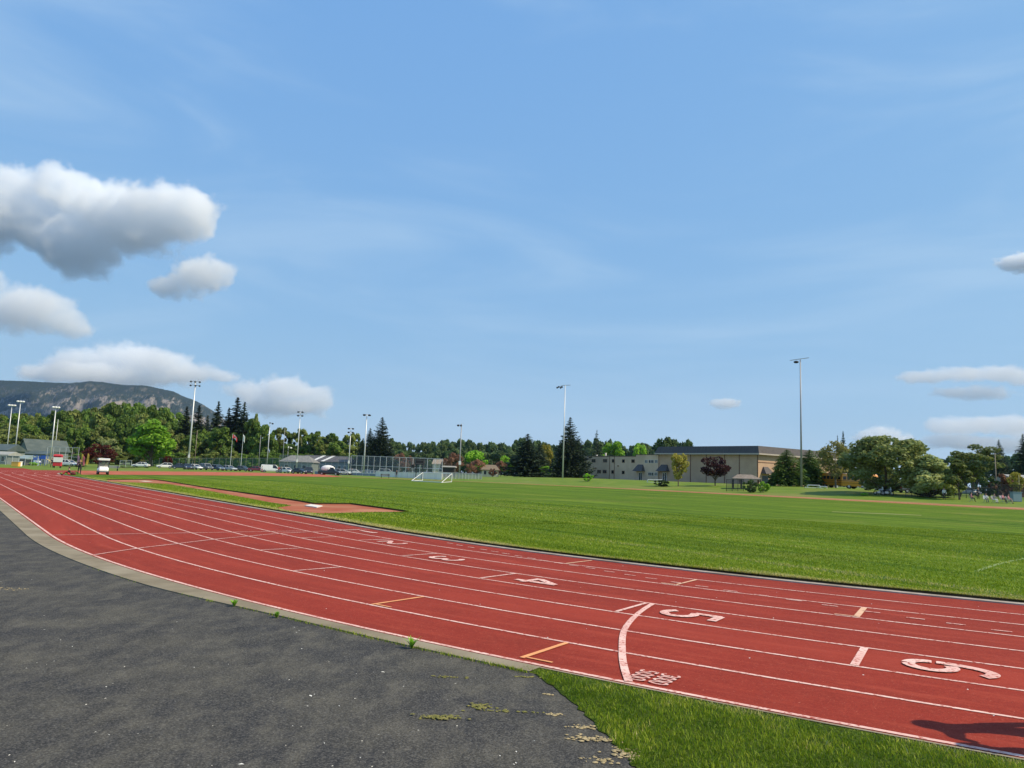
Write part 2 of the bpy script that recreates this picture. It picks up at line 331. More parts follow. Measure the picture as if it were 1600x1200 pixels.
def poly(name, pts, m, parent=None):
    b = MB(); b.add(pts, [tuple(range(len(pts)))]); o = b.build(name, m, parent)
    bm = bmesh.new(); bm.from_mesh(o.data); bmesh.ops.recalc_face_normals(bm, faces=bm.faces)
    if bm.faces[:] and bm.faces[0].normal.z < 0: bmesh.ops.reverse_faces(bm, faces=bm.faces)
    bmesh.ops.triangulate(bm, faces=bm.faces); bm.to_mesh(o.data); bm.free(); return o
def cross(th0, off0, th1, off1, w, m=LM, n=8, name='stagger_line'):
    b = MB(); z = .0185; R = R0 + (off0 + off1) / 2; dw = math.degrees(w / 2 / R)
    for i in range(n + 1):
        f = i / n; th = th0 + (th1 - th0) * f; of = off0 + (off1 - off0) * f
        b.v += [tuple(tb(th - dw, of, z)), tuple(tb(th + dw, of, z))]
    b.f = [(2 * i, 2 * i + 1, 2 * i + 3, 2 * i + 2) for i in range(n)]
    return b.build(name, m, trk)
for k, th in ((1, .2), (2, 4.55), (3, 9.1), (4, 13.5), (5, 17.75), (6, 21.76)):
    cross(th, (k - 1) * LW + .03, th, k * LW - .03, .062 if k < 6 else .085)
for k, th in ((3, 3.1), (5, 6.1), (6, 10.25)): cross(th, (k - 1) * LW + .03, th, k * LW - .03, .055)
cross(.45, 2.16, .30, 8.53, .05)                                             # common line right across the lanes
def arcline(pts, w, m=LM, name='start_arc', z=.0205):
    pts = [Vector(p) for p in pts]; b = MB()
    for i, p in enumerate(pts):
        d = (pts[min(i + 1, len(pts) - 1)] - pts[max(i - 1, 0)]); d.z = 0; d.normalize(); nn = Vector((-d.y, d.x, 0)) * w / 2
        a = p + nn; c = p - nn; b.v += [(a.x, a.y, z), (c.x, c.y, z)]
    b.f = [(2 * i, 2 * i + 1, 2 * i + 3, 2 * i + 2) for i in range(len(pts) - 1)]
    o = b.build(name, m, trk); return o
def smooth_pts(p, k=6):
    out = []
    for i in range(len(p) - 1):
        a, b, c, d = p[max(i - 1, 0)], p[i], p[i + 1], p[min(i + 2, len(p) - 1)]
        for j in range(k):
            t = j / k; out.append(tuple(.5 * ((2 * b[x]) + (-a[x] + c[x]) * t + (2 * a[x] - 5 * b[x] + 4 * c[x] - d[x]) * t * t + (-a[x] + 3 * b[x] - 3 * c[x] + d[x]) * t ** 3) for x in range(len(b))))
    return out + [tuple(p[-1])]
ARC = [(17.88, 4.31), (18.13, 5.26), (18.55, 6.39), (19.13, 7.47), (19.49, 8.08), (19.79, 8.54)]
arcline([tb(t, o) for t, o in smooth_pts(ARC)], .078)
AR2 = [(142, 867.5), (212, 857), (276, 849.4), (334, 842.6), (388, 837.6), (434, 833.6), (490, 830.6), (530, 829), (562, 827.3)]
arcline([gp(*p, .02) for p in smooth_pts(AR2)], .05)
for p, m, tick in (((14.48, 6.45, 7.46), LM2, 1), ((18.34, 7.52, 8.45), LM2, 1), ((13.0, .05, 1.04), LM3, 0), ((17.15, 1.10, 2.11), LM3, 1), ((21.34, 2.17, 3.18), LM3, 1)):
    cross(p[0], p[1], p[0], p[2], .055 if p[1] < 2.1 else (.06 if tick and m is LM2 else .085), m)
    if tick: cross(p[0] + (.22 if m is LM2 else -.2), p[2] - .03, p[0] + (.22 if m is LM2 else -.2), p[2] - .07, .30, m, 1, 'arrow_tick')
DS = [(6.75, .32), (7.45, .42), (8.2, .5), (8.95, .58), (9.6, .66), (10.21, .74), (10.91, .85), (11.55, .94), (12.17, 1.05), (12.8, 1.14), (13.43, 1.22), (14.08, 1.31), (14.82, 1.45), (15.54, 1.57), (16.23, 1.67), (17.0, 1.79), (17.71, 1.9), (18.46, 2.02), (19.2, 2.11), (19.95, 2.24), (20.71, 2.38), (21.52, 2.54), (22.31, 2.68), (22.98, 2.78), (23.68, 2.93)]
for th, o in DS: cross(th, o - .022, th, o + .022, .24, LM, 1, 'dash_mark')
# painted lane numbers, tops pointing the running direction
def stroke(b, pts, w, place):
    pts = [Vector((x, y, 0)) for x, y in pts]
    L = []; 
    for i, p in enumerate(pts):
        d = (pts[min(i + 1, len(pts) - 1)] - pts[max(i - 1, 0)]).normalized(); nn = Vector((-d.y, d.x, 0)) * w / 2; L.append((p + nn, p - nn))
    n = len(b.v)
    for a, c in L: b.v += [tuple(place(a.x, a.y)), tuple(place(c.x, c.y))]
    b.f += [(n + 2 * i, n + 2 * i + 1, n + 2 * i + 3, n + 2 * i + 2) for i in range(len(L) - 1)]
def arcp(cx, cy, rx, ry, a0, a1, n=12): return [(cx + rx * math.cos(math.radians(a0 + (a1 - a0) * i / n)), cy + ry * math.sin(math.radians(a0 + (a1 - a0) * i / n))) for i in range(n + 1)]
G = {'1': [[(.30, 0), (.30, .86)], [(.30, .84), (.17, .70)]],
     '2': [arcp(.28, .60, .21, .20, 165, -35) + [(.10, .06)], [(.06, .055), (.52, .055)]],
     '3': [arcp(.27, .63, .20, .18, 160, -88), arcp(.27, .25, .22, .20, 88, -160)],
     '4': [[(.40, 0), (.40, .86)], [(.40, .84), (.06, .30)], [(.02, .26), (.55, .26)]],
     '5': [[(.50, .80), (.10, .80)], [(.13, .82), (.11, .44)], [(.11, .45)] + arcp(.27, .27, .22, .21, 115, -150)],
     '6': [arcp(.30, .56, .23, .25, 40, 95) + arcp(.27, .30, .21, .5, 100, 180), arcp(.28, .25, .21, .21, 178, 268), arcp(.28, .25, .21, .21, 274, 478)]}
def numeral(ch_, th0, k):
    b = MB(); o0 = (k - .5) * LW - .28; R = R0 + (k - .5) * LW
    pl = lambda x, y: tb(th0 + math.degrees(y / R), o0 + x, .0225)
    for i, s in enumerate(G[ch_]): 
        pl2 = (lambda zz: (lambda x, y: tb(th0 + math.degrees(y / R), o0 + x, zz)))(.0215 + .001 * i); stroke(b, s, .13, pl2)
    return b.build('lane_number', LM, trk)
for c, th, k in (('1', .82, 1), ('2', 5.15, 2), ('3', 9.69, 3), ('4', 14.15, 4), ('5', 18.33, 5), ('6', 22.3, 6)): numeral(c, th, k)
G['0'] = [arcp(.28, .43, .22, .38, 90, 450, 16)]
for w_, th in (('5000', 19.70), ('3000', 19.96)):      # small race-distance lettering beside the arc
    for i, c in enumerate(w_):
        b = MB(); R = R0 + 8.2
        for s in G[c]: stroke(b, s, .13, lambda x, y: tb(th + math.degrees(y * .22 / R), 8.05 + i * .105 + x * .17, .0225))
        b.build('distance_lettering', LM, trk)
for p in ((12, 742), (33, 742), (53, 742.5), (72, 743), (91, 743)):       # lane number paint at the far finish line
    q = gp(*p, .02); b = MB(); b.add([q + EX * .5 + NX * -.25, q + EX * .5 + NX * .25, q - EX * .5 + NX * .25, q - EX * .5 - NX * .25], [(0, 1, 2, 3)]); b.v = [(v[0], v[1], .02) for v in b.v]; b.build('finish_number', LM, trk)

# infield lawn, raised a little above the kerb, with a mown-stripe pattern
def lawnmat(name, stripes=True, base=((.088, .152, .008), (.135, .20, .012)), dry=(.26, .25, .06)):
    m = mat(name, base[0], .75); t = m.node_tree; b = t.nodes['Principled BSDF']; b.inputs['Specular IOR Level'].default_value = .03
    g = t.nodes.new('ShaderNodeNewGeometry')
    vr = t.nodes.new('ShaderNodeMapping'); vr.inputs['Rotation'].default_value = (0, 0, TH); t.links.new(g.outputs['Position'], vr.inputs[0])   # y now runs along the straights
    def nz(s, d, lo, hi, st=None, ro=.55):
        n = t.nodes.new('ShaderNodeTexNoise'); n.inputs['Scale'].default_value = s; n.inputs['Detail'].default_value = d; n.inputs['Roughness'].default_value = ro
        src = vr.outputs[0]
        if st: q = t.nodes.new('ShaderNodeMapping'); q.inputs['Scale'].default_value = st; t.links.new(src, q.inputs[0]); src = q.outputs[0]
        t.links.new(src, n.inputs[0]); r = t.nodes.new('ShaderNodeMapRange'); r.inputs[1].default_value = lo; r.inputs[2].default_value = hi; t.links.new(n.outputs[0], r.inputs[0]); return r.outputs[0], n.outputs[0]
    def mx(f, a, bb, fac=1.):
        n = t.nodes.new('ShaderNodeMix'); n.data_type = 'RGBA'; k = t.nodes.new('ShaderNodeMath'); k.operation = 'MULTIPLY'; k.inputs[1].default_value = fac; t.links.new(f, k.inputs[0]); t.links.new(k.outputs[0], n.inputs[0])
        for i, c in ((6, a), (7, bb)):
            if isinstance(c, tuple): n.inputs[i].default_value = (*c, 1)
            else: t.links.new(c, n.inputs[i])
        return n.outputs[2]
    f, _ = nz(.5, 6, .35, .68); c = mx(f, base[0], base[1])
    if stripes:
        f, _ = nz(1.0, 5, .47, .60, (.75, .02, 1)); c = mx(f, c, (.03, .085, .004), .9)
        f, _ = nz(1.0, 3, .45, .65, (1.7, .04, 1)); c = mx(f, c, (.18, .27, .025), .7)
    if stripes:
        wv = t.nodes.new('ShaderNodeTexWave'); wv.inputs['Scale'].default_value = .30; wv.inputs['Distortion'].default_value = 2.2; wv.inputs['Detail'].default_value = 3; wv.inputs['Detail Scale'].default_value = .6; wq = t.nodes.new('ShaderNodeMapping'); wq.inputs['Scale'].default_value = (1, .03, 1)
        t.links.new(vr.outputs[0], wq.inputs[0]); t.links.new(wq.outputs[0], wv.inputs[0]); fa_, _ = nz(.12, 3, .38, .6); mm = t.nodes.new('ShaderNodeMath'); mm.operation = 'MULTIPLY'; t.links.new(wv.outputs['Fac'], mm.inputs[0]); t.links.new(fa_, mm.inputs[1]); c = mx(mm.outputs[0], c, (.035, .09, .004), .55)
    f, _ = nz(.13, 4, .56, .72); c = mx(f, c, dry, .45)
    f, _ = nz(9, 5, .46, .72, (1, .5, 1), .75); c = mx(f, c, (.035, .085, .006), .65); f, _ = nz(3.5, 5, .5, .75, None, .7); c = mx(f, c, (.2, .26, .04), .4)
    f, fn = nz(28, 2, .58, .75, None, .7); c = mx(f, c, (.24, .30, .08), .45)
    t.links.new(c, b.inputs['Base Color'])
    bn = t.nodes.new('ShaderNodeBump'); bn.inputs['Strength'].default_value = .8; bn.inputs['Distance'].default_value = .04; t.links.new(fn, bn.inputs['Height']); t.links.new(bn.outputs[0], b.inputs['Normal'])
    return m
LAWN = lawnmat('mown_lawn'); SOIL_SHADE = noisemat('dark_soil_and_edge_shade', (.03, .022, .012), (.05, .045, .02), scale=20)  # dark soil for the lawn edge, also the painted shadow along the runway
LZ = .075
st = laps(); b = MB(); n = len(st)
rs = random.Random(5)
jit = [rs.uniform(-.05, .05) for _ in st]
lp = [tk(s, -.34 + jit[i], LZ) for i, s in enumerate(st)]
mid = [tk(s, -R0 + .5 if s < 180 or s > 180 + AL else -R0 + .5, LZ) for s in st]
lawn_me = bpy.data.meshes.new('infield_lawn'); lawn_me.from_pydata([tuple(p) for p in lp], [], [tuple(range(n))])
lawn = link('infield_lawn', lawn_me, LAWN); tag(lawn, kind='structure')
bm = bmesh.new(); bm.from_mesh(lawn_me)
if bm.faces[:][0].normal.z < 0: bmesh.ops.reverse_faces(bm, faces=bm.faces)
bmesh.ops.triangulate(bm, faces=bm.faces[:]); bm.to_mesh(lawn_me); bm.free()
b = MB()
for p in lp: b.v += [(p.x, p.y, LZ), (p.x, p.y, 0)]
b.f = [(2 * i, 2 * ((i + 1) % n), 2 * ((i + 1) % n) + 1, 2 * i + 1) for i in range(n)]
tag(b.build('lawn_edge', SOIL_SHADE), kind='structure')

# clay apron outside the far straight, and the surfaced half-moon at the far turn
CLAY = noisemat('dusty_clay', (.33, .15, .075), (.40, .21, .11), scale=.4, c2=(.28, .115, .055), s2=.08, detail=6)
b = MB(); st2 = [150 + i * 3 for i in range(int((30 + AL) / 3) + 1)]
for i, s_ in enumerate(st2):
    wd = 6.5 * (1 - .65 * i / len(st2))
    for f in (0, .33, .66, 1): p = tk(s_, 8.62 + wd * f); b.v.append((p.x, p.y, terr(p.x, p.y) + .065 if f else .006))
b.f = [(4 * i + j, 4 * i + 4 + j, 4 * i + 5 + j, 4 * i + 1 + j) for i in range(len(st2) - 1) for j in range(3)]
tag(b.build('clay_apron', CLAY), kind='structure')
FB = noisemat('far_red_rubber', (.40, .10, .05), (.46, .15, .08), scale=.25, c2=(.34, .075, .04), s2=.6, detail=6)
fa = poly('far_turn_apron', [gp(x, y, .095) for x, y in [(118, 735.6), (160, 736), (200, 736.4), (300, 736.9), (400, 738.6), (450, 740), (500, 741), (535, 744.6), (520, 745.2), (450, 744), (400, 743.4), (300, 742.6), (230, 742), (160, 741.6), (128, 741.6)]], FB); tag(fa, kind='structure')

# jump runway and apron on the lawn
RW = [(168, 750), (240, 749.6), (258, 752), (320, 762), (400, 773.5), (470, 784), (490, 787.7), (548, 788), (600, 795), (632, 799.5), (560, 800.5), (500, 802.5), (455, 799), (432, 793.5), (456, 789.6), (420, 784.5), (330, 767.5), (262, 756), (168, 752.5)]
RM = noisemat('faded_red_runway', (.30, .075, .035), (.36, .11, .055), scale=.8, c2=(.42, .2, .11), s2=.25, detail=6)
rp_ = [gp(x, y, LZ + .006) for x, y in RW]
rw = tag(poly('jump_runway', rp_, RM), kind='structure')
b = MB()
for i in range(0, 9):
    p, q = rp_[i], rp_[i + 1]; d = (q - p).normalized(); nn = Vector((-d.y, d.x, 0)) * .05
    if nn.dot(Vector((p.x, p.y, 0))) < 0: nn = -nn
    b.add([p, q, q + Vector((0, 0, .07)), p + Vector((0, 0, .07)), q + nn * 6 + Vector((0, 0, .07)), p + nn * 6 + Vector((0, 0, .07))], [(0, 1, 2, 3)])
    b.add([p + Vector((0, 0, .07)), q + Vector((0, 0, .07)), q + nn * 6, p + nn * 6], [(0, 1, 2, 3)])
tag(b.build('runway_lip_shade', SOIL_SHADE), kind='structure')  # raised strip along the far edge; its dark colour paints the lawn edge's shadow
pb = [gp(x, y, LZ + .05) for x, y in ((476, 789.5), (486, 787.6), (504, 790), (495, 792.2))]
pb2 = MB(); pb2.add([*pb, *[Vector((p.x, p.y, LZ + .012)) for p in pb]], [(0, 1, 2, 3), (0, 4, 5, 1), (1, 5, 6, 2), (2, 6, 7, 3), (3, 7, 4, 0)])
tag(pb2.build('takeoff_board', noisemat('chalky_white_board', (.75, .72, .68), (.6, .57, .52), scale=3)), 'flat white board lying on the red jump apron in the lawn', 'board')
pb = [gp(x, y, LZ + .02) for x, y in ((216, 751.6), (226, 751.0), (240, 752.4), (228, 753))]
tag(poly('takeoff_board', pb, noisemat('worn_plywood', (.62, .5, .4), (.5, .4, .3), scale=3)), 'pale board at the far end of the jump runway', 'board')

# asphalt path
AM = mat('worn_asphalt', (.05, .05, .052), .85); t = AM.node_tree; bs = t.nodes['Principled BSDF']; bs.inputs['Specular IOR Level'].default_value = .12
def amx():
    g = t.nodes.new('ShaderNodeNewGeometry')
    def nz(s, d, lo, hi, ro=.5, st=None):
        n = t.nodes.new('ShaderNodeTexNoise'); n.inputs['Scale'].default_value = s; n.inputs['Detail'].default_value = d; n.inputs['Roughness'].default_value = ro
        src = g.outputs['Position']
        if st: q = t.nodes.new('ShaderNodeMapping'); q.inputs['Scale'].default_value = st; t.links.new(src, q.inputs[0]); src = q.outputs[0]
        t.links.new(src, n.inputs[0]); r = t.nodes.new('ShaderNodeMapRange'); r.inputs[1].default_value = lo; r.inputs[2].default_value = hi; t.links.new(n.outputs[0], r.inputs[0]); return r.outputs[0], n.outputs[0]
    def mx(f, a, bb, fac=1.):
        n = t.nodes.new('ShaderNodeMix'); n.data_type = 'RGBA'; k = t.nodes.new('ShaderNodeMath'); k.operation = 'MULTIPLY'; k.inputs[1].default_value = fac; t.links.new(f, k.inputs[0]); t.links.new(k.outputs[0], n.inputs[0])
        for i, c in ((6, a), (7, bb)):
            if isinstance(c, tuple): n.inputs[i].default_value = (*c, 1)
            else: t.links.new(c, n.inputs[i])
        return n.outputs[2]
    f, _ = nz(.9, 6, .42, .68, .6); c = mx(f, (.038, .038, .040), (.078, .073, .060)); f, _ = nz(2.2, 6, .50, .66, .7, (1, .35, 1)); c = mx(f, c, (.028, .028, .030), .7)
    f, _ = nz(4, 6, .45, .7, .65, (1, .5, 1)); c = mx(f, c, (.135, .125, .10), .7)
    f, _ = nz(60, 3, .45, .7, .7); c = mx(f, c, (.21, .20, .18), .6)
    f, _ = nz(85, 2, .5, .7, .7); c = mx(f, c, (.014, .014, .016), .75)
    f, _ = nz(24, 1, .79, .81); c = mx(f, c, (.4, .39, .36), .6)
    f, _ = nz(.75, 2, .70, .74, .3); f2, hn = nz(45, 3, .3, .7, .7)
    t.links.new(c, bs.inputs['Base Color'])
    bn = t.nodes.new('ShaderNodeBump'); bn.inputs['Strength'].default_value = .9; bn.inputs['Distance'].default_value = .012; t.links.new(hn, bn.inputs['Height']); t.links.new(bn.outputs[0], bs.inputs['Normal'])
amx()
vb = [(18.62, 8.98)] ; VB = [gp(820, 1047, 0), gp(860, 1070, 0), gp(900, 1105, 0), gp(940, 1145, 0), gp(970, 1175, 0), gp(990, 1200, 0)]
VB = [Vector(p) for p in smooth_pts([tuple(v) for v in VB], 8)] + [Vector((1.0, 4.4, 0)), Vector((1.1, 3, 0)), Vector((1.2, 0, 0)), Vector((1.3, -6, 0))]
rs = random.Random(8)
for i, v in enumerate(VB): v += Vector((rs.uniform(-.025, .025), rs.uniform(-.015, .015), 0))
ap = [tk(s, koff(s) + .002, 0) for s in [-AL, -60, -45, -30, -20, -10] + [i * .75 for i in range(0, 25)]] + VB + [Vector((-40, -6, 0)), Vector((-90, 60, 0))]
PZ = .006
tag(poly('asphalt_path', [Vector((p.x, p.y, PZ)) for p in ap], AM), kind='structure')
# verge base between path and track
vg = [tk(s, 8.666, .0) for s in [19 + i for i in range(0, 60, 2)]]; vg = [tb(18.62, 8.67)] + vg
vp = [Vector((p.x, p.y, .012)) for p in vg] + [Vector((30, -6, .012))] + [Vector((p.x, p.y, .012)) for p in VB[::-1]]
tag(poly('grass_verge', vp, lawnmat('verge_turf', False, ((.035, .06, .008), (.055, .08, .012)))), kind='structure')

# ---------------------------------------------------------------- mountain
def mountain():
    prof = [(-420, 640), (-260, 610), (-120, 596), (0, 594), (40, 595.5), (75, 597.5), (110, 599), (140, 596.5), (155, 597), (190, 601), (205, 602), (225, 603), (250, 607), (270, 612), (285, 619), (300, 624), (315, 631), (330, 640), (345, 648), (360, 664), (380, 690), (410, 712), (450, 724)]
    D0, D1 = 3500, 5200; NXc, NY = 420, 90; V = []; Fc = []
    def top(px):
        for i in range(len(prof) - 1):
            if prof[i][0] <= px <= prof[i + 1][0]:
                f = (px - prof[i][0]) / (prof[i + 1][0] - prof[i][0]); return prof[i][1] * (1 - f) + prof[i + 1][1] * f
        return 724
    for j in range(NY + 1):
        v = j / NY
        for i in range(NXc + 1):
            px = -420 + 870 * i / NXc; D = D0 + (D1 - D0) * v
            ht = P(px, top(px), 4150).z
            X = (px - 800) / F * D
            if v < .38:
                f = v / .38; h = f ** .75
                # cliff bands in the face
                cl = sstep((px - 60) / 60) * (1 - sstep((px - 330) / 40)); st = f + .12 * noise.noise(Vector((X / 160, D / 300, 0)))
                h = h * (1 - cl) + cl * (.32 * sstep(st / .3) + .5 * sstep((st - .38) / .3) + .18 * sstep((st - .7) / .3)) 
            else: h = 1 - .25 * ((v - .38) / .62)
            z = ht * h
            n1 = noise.fractal(Vector((X / 260, D / 320, .3)), .9, 2.1, 6); n2 = noise.fractal(Vector((X / 42, D / 60, 3.3)), .8, 2.1, 5)
            w = math.sin(math.pi * min(1, v / .38)) if v < .38 else 0
            z += (n1 * 42 * w + n2 * 11 * (w + .05) + abs(noise.noise(Vector((X / 9, D / 9, 0)))) * 5 * (.6))
            V.append((X, D, max(z, -3) if v > 0 else -3))
    for j in range(NY):
        for i in range(NXc): a = j * (NXc + 1) + i; Fc.append((a, a + 1, a + NXc + 2, a + NXc + 1))
    me = bpy.data.meshes.new('mountain'); me.from_pydata(V, [], Fc); me.update()
    m = mat('forested_rock', (.03, .05, .02), .95); t = m.node_tree; b = t.nodes['Principled BSDF']
    g = t.nodes.new('ShaderNodeNewGeometry'); sx = t.nodes.new('ShaderNodeSeparateXYZ'); t.links.new(g.outputs['Normal'], sx.inputs[0])
    mpn = t.nodes.new('ShaderNodeMapping'); mpn.inputs['Scale'].default_value = (1, .6, .45); t.links.new(g.outputs['Position'], mpn.inputs[0])
    n = t.nodes.new('ShaderNodeTexNoise'); n.inputs['Scale'].default_value = .022; n.inputs['Detail'].default_value = 9; n.inputs['Roughness'].default_value = .68; t.links.new(mpn.outputs[0], n.inputs[0])
    px_ = t.nodes.new('ShaderNodeSeparateXYZ'); t.links.new(g.outputs['Position'], px_.inputs[0])
    r = t.nodes.new('ShaderNodeMapRange'); r.inputs[1].default_value = .86; r.inputs[2].default_value = .62; t.links.new(sx.outputs[2], r.inputs[0])
    xr = t.nodes.new('ShaderNodeMapRange'); xr.inputs[1].default_value = -2950; xr.inputs[2].default_value = -2500; t.links.new(px_.outputs[0], xr.inputs[0])
    zr = t.nodes.new('ShaderNodeMapRange'); zr.inputs[1].default_value = 440; zr.inputs[2].default_value = 380; t.links.new(px_.outputs[2], zr.inputs[0])
    a = t.nodes.new('ShaderNodeMath'); a.operation = 'MULTIPLY'; t.links.new(r.outputs[0], a.inputs[0]); t.links.new(xr.outputs[0], a.inputs[1])
    a2 = t.nodes.new('ShaderNodeMath'); a2.operation = 'MULTIPLY'; t.links.new(a.outputs[0], a2.inputs[0]); t.links.new(zr.outputs[0], a2.inputs[1])
    c = t.nodes.new('ShaderNodeMapRange'); c.inputs[1].default_value = .45; c.inputs[2].default_value = .55; t.links.new(n.outputs[0], c.inputs[0])
    a3 = t.nodes.new('ShaderNodeMath'); a3.operation = 'MULTIPLY'; t.links.new(a2.outputs[0], a3.inputs[0]); t.links.new(c.outputs[0], a3.inputs[1])
    n2 = t.nodes.new('ShaderNodeTexNoise'); n2.inputs['Scale'].default_value = .09; n2.inputs['Detail'].default_value = 6; n2.inputs['Roughness'].default_value = .7; t.links.new(g.outputs['Position'], n2.inputs[0])
    fr = t.nodes.new('ShaderNodeMix'); fr.data_type = 'RGBA'; fr.inputs[6].default_value = (.006, .014, .013, 1); fr.inputs[7].default_value = (.018, .034, .022, 1); t.links.new(n2.outputs[0], fr.inputs[0])
    rk = t.nodes.new('ShaderNodeMix'); rk.data_type = 'RGBA'; rk.inputs[6].default_value = (.09, .08, .075, 1); rk.inputs[7].default_value = (.42, .37, .33, 1); t.links.new(n2.outputs[0], rk.inputs[0])
    mxx = t.nodes.new('ShaderNodeMix'); mxx.data_type = 'RGBA'; t.links.new(a3.outputs[0], mxx.inputs[0]); t.links.new(fr.outputs[2], mxx.inputs[6]); t.links.new(rk.outputs[2], mxx.inputs[7]); t.links.new(mxx.outputs[2], b.inputs['Base Color'])
    tag(link('mountain', me, m), kind='structure')
mountain()

# ---------------------------------------------------------------- trees
def leafmat(name, c0, c1, tr=.38):
    m = bpy.data.materials.new(name); m.use_nodes = True; t = m.node_tree; b = t.nodes['Principled BSDF']; b.inputs['Roughness'].default_value = .6; b.inputs['Specular IOR Level'].default_value = .25
    g = t.nodes.new('ShaderNodeNewGeometry'); oi = t.nodes.new('ShaderNodeObjectInfo')
    n = t.nodes.new('ShaderNodeTexNoise'); n.inputs['Scale'].default_value = .55; n.inputs['Detail'].default_value = 4; t.links.new(g.outputs['Position'], n.inputs[0])
    r = t.nodes.new('ShaderNodeMapRange'); r.inputs[1].default_value = .32; r.inputs[2].default_value = .68; t.links.new(n.outputs[0], r.inputs[0])
    mx = t.nodes.new('ShaderNodeMix'); mx.data_type = 'RGBA'; mx.inputs[6].default_value = (*c0, 1); mx.inputs[7].default_value = (*c1, 1); t.links.new(r.outputs[0], mx.inputs[0])
    hs = t.nodes.new('ShaderNodeHueSaturation'); t.links.new(mx.outputs[2], hs.inputs['Color'])
    rv = t.nodes.new('ShaderNodeMapRange'); rv.inputs[3].default_value = .72; rv.inputs[4].default_value = 1.28; t.links.new(oi.outputs['Random'], rv.inputs[0]); t.links.new(rv.outputs[0], hs.inputs['Value'])
    t.links.new(hs.outputs[0], b.inputs['Base Color'])
    tl = t.nodes.new('ShaderNodeBsdfTranslucent'); t.links.new(hs.outputs[0], tl.inputs[0]); ms = t.nodes.new('ShaderNodeMixShader'); ms.inputs[0].default_value = tr
    t.links.new(b.outputs[0], ms.inputs[1]); t.links.new(tl.outputs[0], ms.inputs[2]); t.links.new(ms.outputs[0], t.nodes['Material Output'].inputs[0])
    return m
LF = {'green': leafmat('leaf_green', (0.078, 0.146, 0.027), (0.191, 0.292, 0.049)), 'bright': leafmat('leaf_bright_green', (0.157, 0.337, 0.027), (0.314, 0.561, 0.045)),
      'olive': leafmat('leaf_olive', (0.123, 0.168, 0.041), (0.292, 0.337, 0.090)), 'dark': leafmat('leaf_dark', (0.041, 0.078, 0.023), (0.101, 0.157, 0.041)),
      'plum': leafmat('leaf_plum', (0.040, 0.014, 0.017), (0.086, 0.025, 0.029)), 'maroon': leafmat('leaf_maroon', (0.069, 0.011, 0.011), (0.149, 0.029, 0.023)),
      'pink': leafmat('leaf_pink_bronze', (0.230, 0.115, 0.069), (0.391, 0.218, 0.149)), 'yellow': leafmat('leaf_yellow', (0.276, 0.253, 0.040), (0.483, 0.437, 0.081)),
      'pale': leafmat('leaf_pale_green', (0.268, 0.326, 0.114), (0.536, 0.575, 0.230)), 'spruce': leafmat('needle_spruce', (0.018, 0.035, 0.021), (0.052, 0.079, 0.038), .08),
      'cedar': leafmat('needle_cedar', (0.056, 0.113, 0.027), (0.168, 0.269, 0.045), .12), 'far': leafmat('leaf_far', (0.067, 0.123, 0.045), (0.157, 0.224, 0.078)),
      'lime': leafmat('leaf_lime', (0.170, 0.180, 0.045), (0.320, 0.300, 0.090)), 'oldgreen': leafmat('leaf_mid_green', (0.115, 0.15, 0.045), (0.24, 0.28, 0.09)), 'brown': leafmat('leaf_brown', (0.123, 0.052, 0.035), (0.228, 0.123, 0.070))}
BARK = noisemat('bark', (.09, .07, .05), (.16, .13, .10), scale=3)
BARKP = noisemat('pale_bark', (.26, .24, .21), (.17, .15, .12), scale=3)
def cards(rng, cen, rad, N, size, outward=.55, flat=1.0):
    """N leaf-clump cards spread in ellipsoid clumps cen (k,3) with radii rad (k,3)"""
    k = len(cen); w = (rad[:, 0] * rad[:, 1] * rad[:, 2]) ** (2 / 3); idx = rng.choice(k, N, p=w / w.sum())
    d = rng.normal(size=(N, 3)); d /= np.linalg.norm(d, axis=1)[:, None]
    r = rng.uniform(.55, 1.05, N)[:, None] ** .7
    c = cen[idx] + d * r * rad[idx]
    nrm = d * outward + rng.normal(size=(N, 3)) * .5 + np.array([0, 0, .25]); nrm /= np.linalg.norm(nrm, axis=1)[:, None]
    a = np.cross(nrm, rng.normal(size=(N, 3))); a /= np.linalg.norm(a, axis=1)[:, None]; b = np.cross(nrm, a)
    s = size * rng.uniform(.6, 1.4, N)[:, None]
    V = np.stack([c - a * s - b * s * .35, c + a * s * .2 - b * s * .75, c + a * s + b * s * .3, c - a * s * .15 + b * s * .8], 1)
    return V.reshape(-1, 3)
def quadmesh(name, V): n = len(V) // 4; return npmesh(name, V, np.arange(n * 4).reshape(n, 4))
